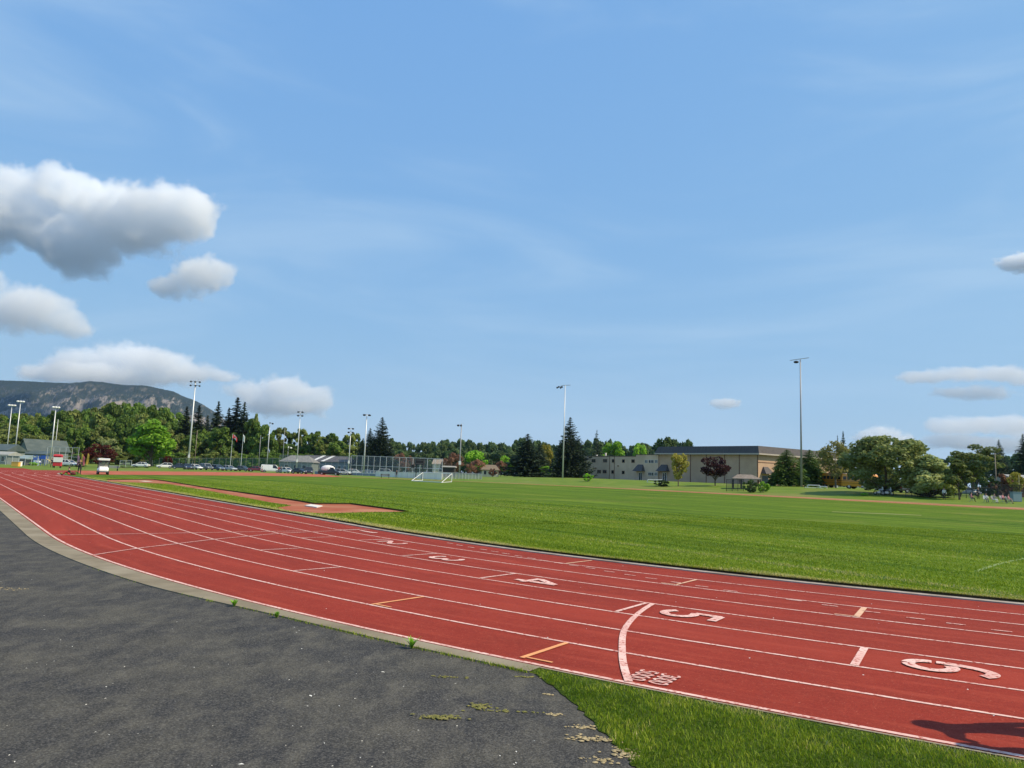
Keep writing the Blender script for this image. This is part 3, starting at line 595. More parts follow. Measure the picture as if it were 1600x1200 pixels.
def broad(name, seed, leaf, H=10., Wd=8., trunk=.22, N=3500, size=.26, ncl=34, shape='round', bark=BARK, clr=.24):
    """a broadleaf tree: tapered trunk, limbs reaching to clumps, leaf-sized faces in the clumps"""
    rng = np.random.default_rng(seed); rs = random.Random(seed); root = thing(name)
    zc = H * (1 + trunk) / 2; rz = H * (1 - trunk) / 2; cen = []; rad = []
    for i in range(ncl):
        while True:
            u = rng.uniform(-1, 1, 3); q = np.linalg.norm(u)
            if .25 < q < 1: break
        u = u / q * (q ** .45)
        if shape == 'cone': w = (1 - (u[2] + 1) / 2 * .82)
        elif shape == 'tall': w = .85 + .15 * math.cos(u[2] * 2.2)
        elif shape == 'umbrella': w = .5 + .5 * (u[2] + 1) / 2; 
        else: w = 1.0
        cr_ = clr * rng.uniform(.7, 1.25) * min(Wd, H) / 2 * 1.1
        f = 1 - clr * .8
        cen.append((u[0] * Wd / 2 * w * f, u[1] * Wd / 2 * w * f, zc + u[2] * rz * f)); rad.append((cr_, cr_, cr_ * (.55 if shape == 'umbrella' else .8)))
    cen = np.array(cen); rad = np.array(rad)
    V_ = cards(rng, cen, rad, N, size); k_ = np.percentile(np.hypot(V_[:, 0], V_[:, 1]), 98.5); V_[:, :2] *= Wd / 2 / k_; zt_ = np.percentile(V_[:, 2], 99.7); z0_ = H * trunk
    V_[:, 2] = z0_ + (V_[:, 2] - z0_) * (H - z0_) / (zt_ - z0_); cen[:, :2] *= Wd / 2 / k_
    cr0 = quadmesh('crown', V_); link('crown', cr0, LF[leaf] if isinstance(leaf, str) else leaf, root)
    tb_ = MB(); r0 = H * .022; top = H * .8; pts = [Vector((0, 0, -.3))]
    for j in range(1, 6): pts.append(Vector((rs.uniform(-.02, .02) * H * j / 5, rs.uniform(-.02, .02) * H * j / 5, top * j / 5)))
    tb_.path(pts, [r0 * (1 - .15 * j) for j in range(6)], 7)
    for i in sorted(range(ncl), key=lambda i: cen[i][2])[:14]:
        c = Vector(cen[i]); z0 = max(H * trunk * .7, c.z - Vector((c.x, c.y, 0)).length * .9); z0 = min(z0, top * .9); p0 = Vector((0, 0, z0)); mid_ = (p0 + c) / 2 + Vector((0, 0, .04 * H))
        tb_.path([p0, mid_, c], [r0 * .5, r0 * .3, r0 * .1], 5)
    tb_.build('trunk', bark, root)
    KIDS[root.name] = list(root.children) if False else [o for o in bpy.data.objects if o.parent == root]
    return root
def conifer(name, seed, leaf='spruce', H=12., Wd=6., base=.06, lev=24, per=11, N=10, droop=.25, ragged=.25, size=.24, cone=1.0):
    rng = np.random.default_rng(seed); root = thing(name); out = []
    for L in range(lev):
        f = L / (lev - 1); z0 = H * (base + (1 - base) * f * .985)
        for k in range(per):
            zj = rng.uniform(-.5, .5) / lev * 1.6; fj = min(1, max(0, f + zj)); z0 = H * (base + (1 - base) * fj * .985)
            R = Wd / 2 * (1 - fj) ** cone + .012 * Wd
            az = rng.uniform(0, 2 * math.pi); r = R * (1 + .18 * math.sin(az * 3 + seed)) * rng.uniform(1 - ragged * 1.5, 1.08 + ragged * .4); nn = max(3, int(N * (r / (Wd / 2)) + 2)); 
            t_ = np.linspace(.12, 1, nn); x = np.cos(az) * r * t_; y = np.sin(az) * r * t_; z = z0 - droop * r * t_ + droop * 1.15 * r * t_ ** 2.6
            out.append(np.stack([x, y, z, t_, np.full(nn, az)], 1))
    q = np.concatenate(out); n = len(q); rep = 4
    q = np.repeat(q, rep, 0); n = len(q); c = q[:, :3] + rng.normal(size=(n, 3)) * np.array([.5, .5, .32]) * size * np.clip(1.2 - 1.1 * (q[:, 2] / H)[:, None], .12, 1)
    az = q[:, 4]; a = np.stack([np.cos(az), np.sin(az), rng.uniform(-.5, .35, n)], 1) + rng.normal(size=(n, 3)) * .35; a /= np.linalg.norm(a, axis=1)[:, None]
    b = np.cross(a, rng.normal(size=(n, 3)) * .6 + np.array([0, 0, 1.])); b /= np.linalg.norm(b, axis=1)[:, None]
    s = size * rng.uniform(.7, 1.5, n)[:, None] * np.clip(1.25 - 1.0 * (q[:, 2] / H)[:, None], .30, 1)
    V = np.stack([c - a * s, c - b * s * .42, c + a * s * 1.1, c + b * s * .42 - np.array([0, 0, .1]) * s], 1).reshape(-1, 3)
    k_ = np.percentile(np.hypot(V[:, 0], V[:, 1]), 98.5); V[:, :2] *= Wd / 2 / k_
    link('crown', quadmesh('crown', V), LF[leaf], root)
    t = MB(); t.tube((0, 0, -.3), (0, 0, H * .97), H * .016, H * .002, 7); t.build('trunk', BARK, root)
    KIDS[root.name] = [o for o in bpy.data.objects if o.parent == root]
    return root
USED = set(); GRP = {}
def plant(proto, px, ytop, D, wpx, label, cat='tree', group=None, H=10., Wd=8., rz=None, name=None, ybot=None):
    """stand a tree on the terrain at photo column px, depth D, so that its tip reaches row ytop and its crown spans wpx columns"""
    q = P(px, Hy(px), D); z = terr(q.x, q.y); g = P(px, 600 + (Hy(px) - 600) , D)
    topz = P(px, ytop, D).z; hs = (topz - z) / H; ws = wpx / F * D / Wd
    ln = P(px, (ytop + Hy(px)) / 2, D)
    loc = (ln.x, ln.y, z); rz = RND.uniform(0, 6.28) if rz is None else rz
    if proto.name not in USED:
        USED.add(proto.name); o = proto; o.location = loc; o.rotation_euler = (0, 0, rz); o.scale = (ws, ws, hs)
    else: o = copy_tree(proto, None, loc, rz, (ws, ws, hs))
    tag(o, label, cat, group)
    if group: GRP.setdefault(group, []).append((px, -D, o, label))
    return o
ALD = [broad('alder_tree', 21 + i, 'green' if i < 3 else 'olive', 10, 7, .08, 3600, .30, 34, 'tall' if i % 2 else 'round') for i in range(5)]
TAL = [broad('cottonwood_tree', 41 + i, ['olive', 'green', 'dark'][i], 10, 4.6, .25, 2200, .24, 24, 'tall', BARKP) for i in range(3)]
CON = [conifer('fir_tree', 51 + i, 'spruce', 12, 4.6, .05, 28, 16, 9, .28, .34, .27) for i in range(3)]
FAR = [broad('distant_tree', 61 + i, 'far', 10, 8, .0, 1500, .46, 20) for i in range(4)]
# wooded rise behind the left end of the track
ridge = [(-40, 650), (0, 648), (40, 649), (70, 648), (100, 643), (130, 637), (165, 632), (200, 633), (240, 635), (262, 640), (300, 650), (330, 662)]
def lerp(pr, x):
    for i in range(len(pr) - 1):
        if pr[i][0] <= x <= pr[i + 1][0]: f = (x - pr[i][0]) / (pr[i + 1][0] - pr[i][0]); return pr[i][1] * (1 - f) + pr[i + 1][1] * f
    return pr[0][1] if x < pr[0][0] else pr[-1][1]
gl = 'trees of the wooded rise at left'
for row, (D, dy, stp, w) in enumerate(((330, 0, 13, 34), (305, 14, 14, 34), (285, 30, 16, 36))):
    px = -12.
    while px < (335 if row else 290):
        y = lerp(ridge, px) + dy + RND.uniform(-3, 5)
        lb = ('top-row tree of the wooded rise', 'middle-row tree of the wooded rise', 'foot-row tree of the wooded rise')[row]
        plant(ALD[RND.randrange(5)], px, y, D + RND.uniform(-8, 8), w * RND.uniform(.8, 1.25), lb, group=gl + ', ' + ('top row', 'middle row', 'foot row')[row], H=10, Wd=7)
        px += stp * RND.uniform(.8, 1.2)
px = -10.
while px < 560:
    plant(ALD[RND.randrange(5)], px, (709 if px < 440 else 712) + RND.uniform(-5, 4), 272 + RND.uniform(-5, 8) + (35 if px > 430 else 0), RND.uniform(22, 34), 'low undergrowth tree', group='undergrowth trees at the foot of the woods', H=10, Wd=7); px += RND.uniform(11, 16)
for px, y, w, lb in ((289, 634, 22, 'dark fir poking out left of the tall double-row floodlight'), (308, 632, 26, 'ragged dark fir just right of the tall floodlight pole'), (322, 648, 18, 'short dark fir between two taller firs'),
                     (338, 626, 22, 'slender spired fir left of the tallest fir'), (355, 636, 22, 'fir partly hidden left of the tallest fir'), (368, 620, 30, 'tallest fir of the clump behind the two flagpoles'), (379, 627, 22, 'fir leaning on the right side of the tallest fir'), (383, 645, 16, 'small fir at the right edge of the fir clump')):
    plant(CON[RND.randrange(3)], px, y, 300 + RND.uniform(-10, 15), w * 2.3, lb, group=None, H=12, Wd=4.6)
for px, y, w, lb in ((345, 668, 40, 'green broadleaf tree below the slender fir'), (325, 676, 38, 'leafy tree left of the red and white flag'), (372, 676, 34, 'leafy tree between the two flagpoles'), (392, 655, 30, 'green tree just right of the white flag'), (405, 662, 34, 'rounded green tree left of the white van'), (420, 680, 30, 'green tree above the white van'), (398, 648, 16, 'narrow dark tree top right of the flags')):
    plant(ALD[RND.randrange(5)], px, y, 285 + RND.uniform(-8, 8), w, lb, H=10, Wd=7)
for px, y, w in ((428, 672, 18), (438, 668, 22), (447, 674, 18), (455, 677, 16), (463, 676, 18), (470, 670, 18), (480, 679, 16), (487, 677, 20), (495, 674, 18), (503, 682, 18), (511, 680, 18), (520, 677, 16), (528, 688, 16), (536, 684, 20), (545, 680, 22), (552, 677, 20), (560, 684, 16)):
    plant(TAL[RND.randrange(3)], px, y, 320 + RND.uniform(-12, 12), w * 1.2, 'tall thin tree', group='tall thin trees behind the ball field', H=10, Wd=4.6)
for px, y, w in ((450, 694, 34), (470, 698, 30), (497, 688, 34), (512, 694, 36), (527, 690, 34), (545, 696, 34), (560, 697, 30)):
    plant(ALD[RND.randrange(5)], px, y, 310 + RND.uniform(-6, 6), w, 'bushy tree below the thin trees', group='bushy trees behind the ball field', H=10, Wd=7)
# distant tree belt across the middle
px = 590.
while px < 1075:
    y = 690 + 3 * math.sin(px / 17) + RND.uniform(-3, 5) + (4 if 640 < px < 660 else 0) + (2 if px > 940 else 0)
    plant(FAR[RND.randrange(4)], px, y, 520 + RND.uniform(-20, 30), RND.uniform(22, 32), 'tree of the distant belt', group='distant belt of trees', H=10, Wd=8); px += RND.uniform(7, 10)
px = 600.
while px < 870:
    plant(FAR[RND.randrange(4)], px, 705 + RND.uniform(-5, 6), 440 + RND.uniform(-20, 20), RND.uniform(22, 34), 'lower tree before the distant belt', group='lower trees before the distant belt', H=10, Wd=8); px += RND.uniform(10, 15)
px = 1190.
while px < 1700:
    plant(FAR[RND.randrange(4)], px, 712 + (6 if px < 1330 else 0) + RND.uniform(-4, 6) , 430 + RND.uniform(-20, 20), RND.uniform(26, 40), 'distant tree behind', group='distant trees at right', H=10, Wd=8); px += RND.uniform(12, 18)
# single trees
big = broad('broadleaf_tree', 5, 'bright', 10, 8, .1, 4200, .24, 34, 'cone'); plant(big, 238, 657, 236, 72, 'bright green tree in front of the wooded rise, left of the tallest floodlight', H=10, Wd=8)
mar = broad('maroon_maple', 6, 'maroon', 10, 9, .12, 2600, .26, 26); plant(mar, 157, 694, 170, 48, 'dark red round maple behind the white golf cart', H=10, Wd=9)
plant(mar, 262, 712, 232, 15, 'tiny red-leaved tree at the foot of the bright green tree', H=10, Wd=9)
pal = broad('pale_shrub_tree', 7, 'pale', 10, 7, .12, 900, .3, 20); plant(pal, 167, 684, 178, 44, 'pale leafy tree rising behind the dark red maple', H=10, Wd=7)
sp1 = conifer('spruce_tree', 8, 'spruce', 12, 8, .02, 30, 24, 13, .3, .22, .22, .9)
plant(sp1, 595.5, 651, 260, 64, 'broad dark spruce behind the backstop fence', H=12, Wd=8)
sp2 = conifer('spruce_tree', 9, 'spruce', 12, 7, .02, 28, 26, 12, .05, .3, .22, .8); plant(sp2, 577, 668, 262, 40, 'lower dark spruce left of the broad spruce', H=12, Wd=7)
plant(sp2, 566, 684, 268, 34, 'dark bushy conifer behind the tall pole of the ball field', H=12, Wd=7)
plant(sp2, 824, 677, 225, 72, 'squat dark spruce with a bare spiked top', H=12, Wd=7)
plant(sp2, 843, 690, 230, 44, 'dark conifer shoulder right of the squat spruce', H=12, Wd=7)
plant(sp1, 890, 651, 205, 68, 'large dark spruce beside the pole left of the school building', H=12, Wd=8)
sp3 = conifer('spruce_tree', 12, 'spruce', 12, 5, .02, 20, 9, 9, .15, .3, .26, .8); plant(sp3, 932, 671, 290, 34, 'small pointed spruce behind the school roof', H=12, Wd=5)
yel = broad('yellow_tree', 13, 'yellow', 10, 8, .2, 2200, .27, 22, 'round', BARK); plant(yel, 1060, 709, 150, 34, 'yellow-leaved young tree before the gym wall', H=10, Wd=8)
plant(yel, 854, 694, 236, 26, 'yellow-green tree between the two dark spruces', H=10, Wd=8)
gr2 = broad('broadleaf_tree', 14, 'bright', 10, 8, .1, 3000, .3, 24); plant(gr2, 958, 690, 300, 40, 'bright round tree behind the school roof', H=10, Wd=8)
plant(gr2, 745, 704, 300, 36, 'green tree behind the small beige house', H=10, Wd=8); plant(gr2, 850, 728, 226, 26, 'light green shrub at the foot of the yellow-green tree', 'shrub', H=10, Wd=8)
plant(gr2, 1000, 693, 330, 26, 'green tree behind the joint of the school roofs', H=10, Wd=8); plant(gr2, 790, 712, 260, 20, 'small bright tree left of the squat spruce', H=10, Wd=8)
plu = broad('plum_tree', 15, 'plum', 10, 9.5, .22, 3000, .26, 26); plant(plu, 1117.5, 714, 150, 46, 'dark purple plum tree before the gym wall', H=10, Wd=9.5)
pnk = broad('cherry_tree', 16, 'pink', 10, 10, .18, 1900, .28, 22)
for px, y, w, D, lb in ((711, 708, 30, 235, 'pink-bronze cherry tree beside the short pole'), (697, 716, 20, 238, 'small pink tree left of the cherry by the short pole'), (746, 718, 26, 225, 'bronze tree at the left of the beige house'), (733, 724, 16, 222, 'low reddish tree between the cherry and the beige house'), (783, 720, 20, 232, 'pale pink tree at the right of the beige house'), (625, 708, 24, 290, 'pinkish tree top above the backstop fence'), (640, 712, 16, 288, 'bronze tree top above the black scoreboard')):
    plant(pnk, px, y, D, w, lb, H=10, Wd=10)
ced = conifer('cedar_tree', 17, 'cedar', 12, 7.5, .01, 30, 26, 11, -.5, .12, .24, .62)
plant(ced, 1229, 702, 150, 62, 'left of two dense cedars at the gym corner', H=12, Wd=7.5); plant(ced, 1265, 702, 156, 60, 'right of two dense cedars, beside the tall light pole', H=12, Wd=7.5)
air = broad('sparse_tree', 18, 'lime', 10, 8, .14, 2800, .2, 34, 'round', BARKP); plant(air, 1305, 690, 150, 56, 'airy olive tree with thin leaves above the school buses', H=10, Wd=8)
plant(CON[0], 1318, 673, 330, 26, 'dark fir tip behind the airy olive tree', H=12, Wd=4.6); plant(CON[1], 1309, 680, 335, 20, 'smaller dark fir tip left of its neighbour', H=12, Wd=4.6)
rnd1 = broad('broadleaf_tree', 19, 'oldgreen', 10, 10, -.02, 13000, .19, 80, 'round', BARK, .2); plant(rnd1, 1384, 683, 122, 132, 'big round dark green tree behind the motorbikes', H=10, Wd=10)
rnd2 = broad('drooping_tree', 20, 'pale', 10, 10, -.02, 7500, .22, 44, 'cone', BARK, .2); plant(rnd2, 1452, 713, 116, 88, 'low drooping tree with pale leaves right of the big round tree', H=10, Wd=10)
acc = broad('acacia_tree', 31, 'oldgreen', 10, 10, .3, 3800, .2, 34, 'umbrella', BARK, .17); plant(acc, 1520, 695, 140, 84, 'flat-topped open tree behind the fence at right', H=10, Wd=10)
yg = broad('young_tree', 32, 'olive', 10, 6, .16, 2200, .26, 22, 'cone'); plant(yg, 1498, 719, 110, 44, 'yellow-green young tree by the fence at right', H=10, Wd=6)
plant(sp1, 1562, 686, 200, 44, 'broad dark conifer near the right edge', H=12, Wd=8); plant(sp2, 1600, 677, 190, 46, 'dark conifer cut by the right edge', H=12, Wd=7)
plant(sp1, 1640, 690, 190, 50, 'dark conifer just outside the right edge', H=12, Wd=8)
plant(CON[2], 1042, 683, 330, 34, 'dark fir behind the gym roof, left one', H=12, Wd=4.6)
drk = broad('broadleaf_tree', 33, 'dark', 10, 9, .05, 2200, .34, 22); plant(drk, 1041, 683, 300, 34, 'dark round tree top above the lower school roof', H=10, Wd=9); plant(drk, 1076, 687, 300, 24, 'dark tree top peeking over the gym roof', H=10, Wd=9)
# clipped and loose shrubs
shr = broad('shrub', 34, 'bright', 10, 14, .0, 1500, .5, 20); shd = broad('shrub', 35, 'dark', 10, 14, .0, 1300, .5, 20); brn = broad('shrub', 36, 'brown', 10, 14, .0, 1300, .5, 20)
for pr, px, y, D, w, lb in ((shr, 919, 740, 168, 17, 'small round bright shrub at the foot of the large spruce'), (shd, 1033, 750, 150, 26, 'low dark hedge behind the white goal frame'), (shd, 1172, 750, 128, 24, 'dark shrub left of the pair before the gym corner'), (shr, 1192, 752, 128, 22, 'green shrub right of the pair before the gym corner'),
        (brn, 1575, 741, 128, 50, 'reddish brown hedge behind the seated spectators'), (yel, 1588, 738, 125, 24, 'yellow-green bush above the brown hedge'), (shd, 1545, 745, 130, 30, 'dark bush behind the fence left of the brown hedge'), (brn, 770, 732, 215, 14, 'small brown bush in front of the beige house'),
        (shd, 40, 724, 160, 26, 'dark hedge behind the yellow box'), (shr, 52, 722, 158, 16, 'yellowish flowering bush by the playground'), (shd, 70, 728, 158, 22, 'clipped dark shrub below the yellow slide'), (shd, 95, 727, 165, 16, 'dark hedge piece right of the red booth'), (shd, 110, 727, 165, 22, 'dark hedge behind the standing person'), (shd, 128, 727, 165, 20, 'dark hedge left of the golf cart'), (shd, 195, 729, 178, 30, 'dark hedge right of the park bench'), (shd, 222, 730, 200, 28, 'dark hedge below the bright green tree'), (shd, 1440, 762, 118, 36, 'dark hedge under the low drooping tree'), (shr, 1352, 770, 118, 14, 'tuft of tall grass below the school buses')):
    plant(pr, px, y, D, w, lb, 'shrub', H=10, Wd=14 if pr is not yel else 8)

LMK = [(-60, 'the left frame edge'), (9, 'the leftmost lamp pole'), (79, 'the paired-lamp pole'), (157, 'the dark red maple'), (238, 'the bright green tree'), (294, 'the tallest left floodlight'), (360, 'the maple-leaf flag'), (417, 'the two-lamp pole'), (463, 'the four-lamp pole over the hall'), (544, 'the shorter four-lamp pole'), (595, 'the broad dark spruce'), (655, 'the black scoreboard'), (718, 'the pole by the cherry tree'), (767, 'the beige bungalow'), (824, 'the squat dark spruce'), (890, 'the large spruce by the school'), (932, 'the small pointed spruce'), (1000, 'the joint of the school roofs'), (1187, 'the gym corner'), (1252, 'the very tall pole'), (1305, 'the airy olive tree'), (1384, 'the big round tree'), (1452, 'the drooping pale tree'), (1498, 'the young yellow-green tree'), (1562, 'the broad right-hand conifer'), (1600, 'the right frame edge')]
ORD = ['first', 'second', 'third', 'fourth', 'fifth', 'sixth', 'seventh', 'eighth', 'ninth', 'tenth', 'eleventh', 'twelfth', 'thirteenth', 'fourteenth', 'fifteenth', 'sixteenth', 'seventeenth', 'eighteenth', 'nineteenth', 'twentieth']
for g_, mem in GRP.items():
    cnt = {}
    for px_i, _, o_, lb_ in sorted(mem, key=lambda x: x[0]):
        nm = [n for x, n in LMK if x <= px_i][-1]; k_ = cnt.get(nm, 0); cnt[nm] = k_ + 1; o_['label'] = '%s %s right of %s' % (ORD[min(k_, 19)], lb_, nm)

# ---------------------------------------------------------------- school building
STU = noisemat('tan_stucco', (.54, .37, .26), (.49, .33, .235), scale=.6, detail=5, c2=(.44, .30, .21), s2=.15, bump=.1, bscale=20)
STU2 = noisemat('cream_stucco', (.66, .49, .36), (.60, .44, .32), scale=.6, detail=5, c2=(.52, .38, .27), s2=.15)
TRIM = mat('brown_trim', (.17, .085, .05), .6); SHG = noisemat('charcoal_shingle_metal', (.075, .068, .072), (.10, .09, .09), scale=1.5, stretch=(6, 1, .3), rough=.55)
GLS = mat('dark_window_glass', (.015, .02, .025), .12); WFR = mat('white_window_frame', (.7, .69, .66), .5); DRK = mat('near_black', (.012, .012, .014), .6)
FASC = mat('pale_fascia', (.42, .37, .33), .6); ROOFG = noisemat('grey_membrane_roof', (.22, .21, .2), (.3, .28, .26), scale=.5)
BD = 170.; BX = (1187 - 800) / F * BD; BZ = 1.35
BR = math.atan2(-EX.y, -EX.x)
def fx(px):
    k = (px - 800) / F; return -(BX - BD * k) / (-EX.x + EX.y * k)     # local x on the front line at photo column px
def fz(px, y):                                                       # local z on the front face at that column and row
    t = -fx(px); D = BD + EX.y * t; return P(px, y, D).z - BZ
school = thing('school_building', (BX, BD, BZ), 'long tan stucco school with dark mansard roof over its gym, beyond the far straight', 'school', None, BR)
xg, xm, xw = fx(1033), fx(998.5), fx(896)
zt = fz(1187, 696.7); zm = fz(1187, 709)
b = MB(); b.box(xg, 0, 0, 34, -1.5, zm + .4); b.box(0 - 34 * 0, 0.001, 0, .001, -1.5, 0) if False else None
b.build('gym_wall', STU, school)
# mansard with sloping faces and pale drip edge
o_, i_ = .85, .15
def mansard(x0, x1, y0, y1, z0, z1, oo, ii, name='mansard_roof', m=SHG, par=None):
    b = MB(); v = [(x0 - oo, y0 - oo, z0), (x1 + oo, y0 - oo, z0), (x1 + oo, y1 + oo, z0), (x0 - oo, y1 + oo, z0), (x0 - ii, y0 - ii, z1), (x1 + ii, y0 - ii, z1), (x1 + ii, y1 + ii, z1), (x0 - ii, y1 + ii, z1)]
    b.add(v, [(0, 3, 2, 1), (4, 5, 6, 7), (0, 1, 5, 4), (1, 2, 6, 5), (2, 3, 7, 6), (3, 0, 4, 7)]); return b.build(name, m, par or school)
mr = mansard(xg, 0, 0, 34, zm, zt, o_, i_)
b = MB(); w = .12
for (x0, x1, y0, y1) in ((xg - o_ - .03, o_ + .03, -o_ - .05, -o_ + .02), (o_ - .02, o_ + .05, -o_ + .021, 34 + o_)): b.box(x0, x1, y0, y1, zm - .22, zm + .10)
b.build('drip_edge', FASC, mr)
b = MB()
for px in (1082, 1106.5, 1135, 1158): x = fx(px); b.box(x - .11, x + .11, -.06, .003, -1.4, zm - .01)
b.box(-.22, .04, -.05, .02, -1.4, zm - .01); b.build('corner_and_joint_strips', TRIM, school)
b = MB(); b.box(.003, .05, .1, 33.9, fz(1187, 722) - .12, fz(1187, 722) + .06); b.build('belt_course', TRIM, school)
# two-storey classroom wings
zmid = fz(1010, 710.8); b = MB(); b.box(xm, xg - .003, -.35, 26, -1.5, zmid); b.build('classroom_block', STU2, school)
zw = fz(960, 713); b = MB(); b.box(xw, xm - .003, 0.02, 24, -1.5, zw); wing = b.build('classroom_wing', STU2, school)
b = MB(); b.box(xw - .1, xm - .01, -.08, .4, zw - .05, zw + .14); b.build('parapet_cap', SHG, school)
b = MB(); b.box(xm + .002, xg - .01, -.45, .1, zmid - .02, zmid + .12); b.build('parapet_cap', SHG, school)
b = MB()
for px in (925.5, 956, 963.5): x = fx(px); b.box(x - .09, x + .09, -.03, .023, -1.4, zw - .06)
b.build('downpipes', TRIM, school)
def window(x0, x1, z0, z1, yf, nm=2, fm=TRIM, par=school, fw=.10):
    f = MB(); 
    f.box(x0 - fw, x1 + fw, yf - .05, yf + .003, z0 - fw, z0); f.box(x0 - fw, x1 + fw, yf - .05, yf + .003, z1, z1 + fw)
    f.box(x0 - fw, x0, yf - .05, yf + .003, z0, z1); f.box(x1, x1 + fw, yf - .05, yf + .003, z0, z1)
    for k in range(1, nm): x = x0 + (x1 - x0) * k / nm; f.box(x - .04, x + .04, yf - .045, yf + .003, z0, z1)
    o = f.build('window', fm, par); p = MB(); p.box(x0, x1, yf - .02, yf + .002, z0, z1); p.build('pane', GLS, o); return o
for px, y, w in ((931, 720, 5.4), (949, 720, 5.6), (961.5, 720.2, 3), (977.5, 720.5, 3.4), (992.5, 720.5, 4.2), (940, 737, 5.2), (948.6, 737, 5.2), (961, 737.5, 3), (977.5, 738.3, 3.4)):
    window(fx(px - w / 2), fx(px + w / 2), fz(px, y + 2.1), fz(px, y - 2.1), .02, 2 if w > 4 else 1)
for px, y in ((931, 732.5), (935, 731.5), (969.5, 728.2)):
    b = MB(); b.box(fx(px - 1), fx(px + 1), -.12, .02, fz(px, y + .8), fz(px, y - .8)); b.build('wall_vent', TRIM, school)
for (p0, p1, y0, y1) in ((1012.5, 1016.5, 719, 723.5), (1018.5, 1026, 719, 723.5), (1028, 1032.4, 719, 723.5), (1018, 1026, 738.5, 743), (1028, 1036, 738.5, 743)):
    window(fx(p0), min(fx(p1), xg - .2), fz(p0, y1), fz(p0, y0), -.35, 3, WFR, school, .06)
def awning(x0, x1, z0, z1, yf, par=school):      # little mansard hood over a door, attached to the wall
    b = MB(); e = .9; b.add([(x0 - e * .6, yf - 1.5, z0), (x1 + e * .6, yf - 1.5, z0), (x1 + e * .6, yf, z0), (x0 - e * .6, yf, z0), (x0 + .2, yf - .1, z1), (x1 - .2, yf - .1, z1), (x1 - .2, yf, z1), (x0 + .2, yf, z1)],
              [(0, 3, 2, 1), (4, 5, 6, 7), (0, 1, 5, 4), (1, 2, 6, 5), (2, 3, 7, 6), (3, 0, 4, 7)]); return b.build('door_hood', SHG, par)
awning(fx(1001), fx(1010.5), fz(1005, 736.5), fz(1005, 726), -.35); awning(fx(1036), fx(1047), fz(1040, 736.5), fz(1040, 726), -.0)
def doors(x0, x1, z1, yf, m=GLS):
    d = MB(); d.box(x0, x1, yf - .06, yf + .003, -.2, z1); o = d.build('door', m, school); f = MB()
    for x in (x0, (x0 + x1) / 2, x1): f.box(x - .05, x + .05, yf - .09, yf - .06, -.2, z1)
    f.box(x0 - .05, x1 + .05, yf - .09, yf - .06, z1, z1 + .1); f.build('door_frame', WFR, o)
doors(fx(1003.5), fx(1008.5), fz(1005, 739), -.35); doors(fx(1039), fx(1045), fz(1040, 739), 0)
b = MB(); b.box(fx(998), fx(1012), -3.2, -.36, -1.2, .15); b.build('entrance_step', KM, school)
# gym end wall: hood and blue doors
hx = MB(); y0_, y1_ = 1.6, 4.0; z0_, z1_ = fz(1190, 740), fz(1190, 729)
hx.add([(1.4, y0_ - .5, z0_), (1.4, y1_ + .5, z0_), (0.0, y1_ + .5, z0_), (0.0, y0_ - .5, z0_), (.15, y0_ + .3, z1_), (.15, y1_ - .3, z1_), (0.0, y1_ - .3, z1_), (0, y0_ + .3, z1_)],
       [(0, 1, 2, 3), (4, 7, 6, 5), (0, 4, 5, 1), (1, 5, 6, 2), (2, 6, 7, 3), (3, 7, 4, 0)]); hx.build('door_hood', SHG, school)
d = MB(); d.box(-.003, .06, y0_, y1_, -.3, 2.2); d.build('door', mat('slate_blue_door', (.03, .045, .07), .5), school)
b = MB(); b.tube((fx(938), 3, zw), (fx(938), 3, zw + .9), .22, .22, 10); b.tube((fx(938), 3, zw + .9), (fx(938), 3, zw + 1.05), .3, .3, 10); b.tube((fx(928), 2, zw), (fx(928), 2, zw + .45), .25, .25, 10); b.build('roof_vent', WFR, school)

# ---------------------------------------------------------------- generic gabled house
def gable(name, px0, px1, yeave, yridge, D, depth, wallm, roofm, label, ridge='x', ncar=0, rz=0, over=.4, win=2, cat='house', hipk=0.0, base=None):
    c = P((px0 + px1) / 2, 700, D); g = terr(c.x, c.y); w = (px1 - px0) / F * D; ze = P((px0 + px1) / 2, yeave, D).z - g; zr = P((px0 + px1) / 2, yridge, D).z - g
    t = thing(name, (c.x, c.y, g), label, cat, None, rz); b = MB(); b.box(-w / 2 + over, w / 2 - over, over, depth - over, -.5, ze)
    if ridge == 'y': b.prism([(-w / 2 + over, ze), (w / 2 - over, ze), (0, zr - .12)], over + .01, depth - over - .01)
    b.build('wall', wallm, t); r = MB(); th = .18
    if ridge == 'x':
        a0, a1 = -w / 2 + hipk * w, w / 2 - hipk * w; y_ = depth / 2
        r.add([(-w / 2, 0, ze), (w / 2, 0, ze), (w / 2, depth, ze), (-w / 2, depth, ze), (a0, y_, zr), (a1, y_, zr), (-w / 2, 0, ze - th), (w / 2, 0, ze - th), (w / 2, depth, ze - th), (-w / 2, depth, ze - th)],
              [(0, 1, 5, 4), (2, 3, 4, 5), (1, 2, 5), (3, 0, 4), (6, 7, 1, 0), (7, 8, 2, 1), (8, 9, 3, 2), (9, 6, 0, 3), (9, 8, 7, 6)])
    else:
        r.prism([(-w / 2, ze - .05), (0, zr), (w / 2, ze - .05), (w / 2, ze - .25), (0, zr - .2), (-w / 2, ze - .25)], 0, depth)
    r.build('roof', roofm, t)
    for i in range(win):
        x = -w / 2 + w * (i + 1) / (win + 1); ww = min(1.2, w / (win + 1) * .5)
        f = MB(); zb = min(ze * .35, ze - 1.6) if ze > 2.2 else ze * .3; f.box(x - ww / 2 - .08, x + ww / 2 + .08, over - .05, over + .002, zb - .08, zb + 1.18); o = f.build('window', WFR, t)
        p = MB(); p.box(x - ww / 2, x + ww / 2, over - .07, over - .051, zb, zb + 1.1); p.build('pane', GLS, o)
    return t
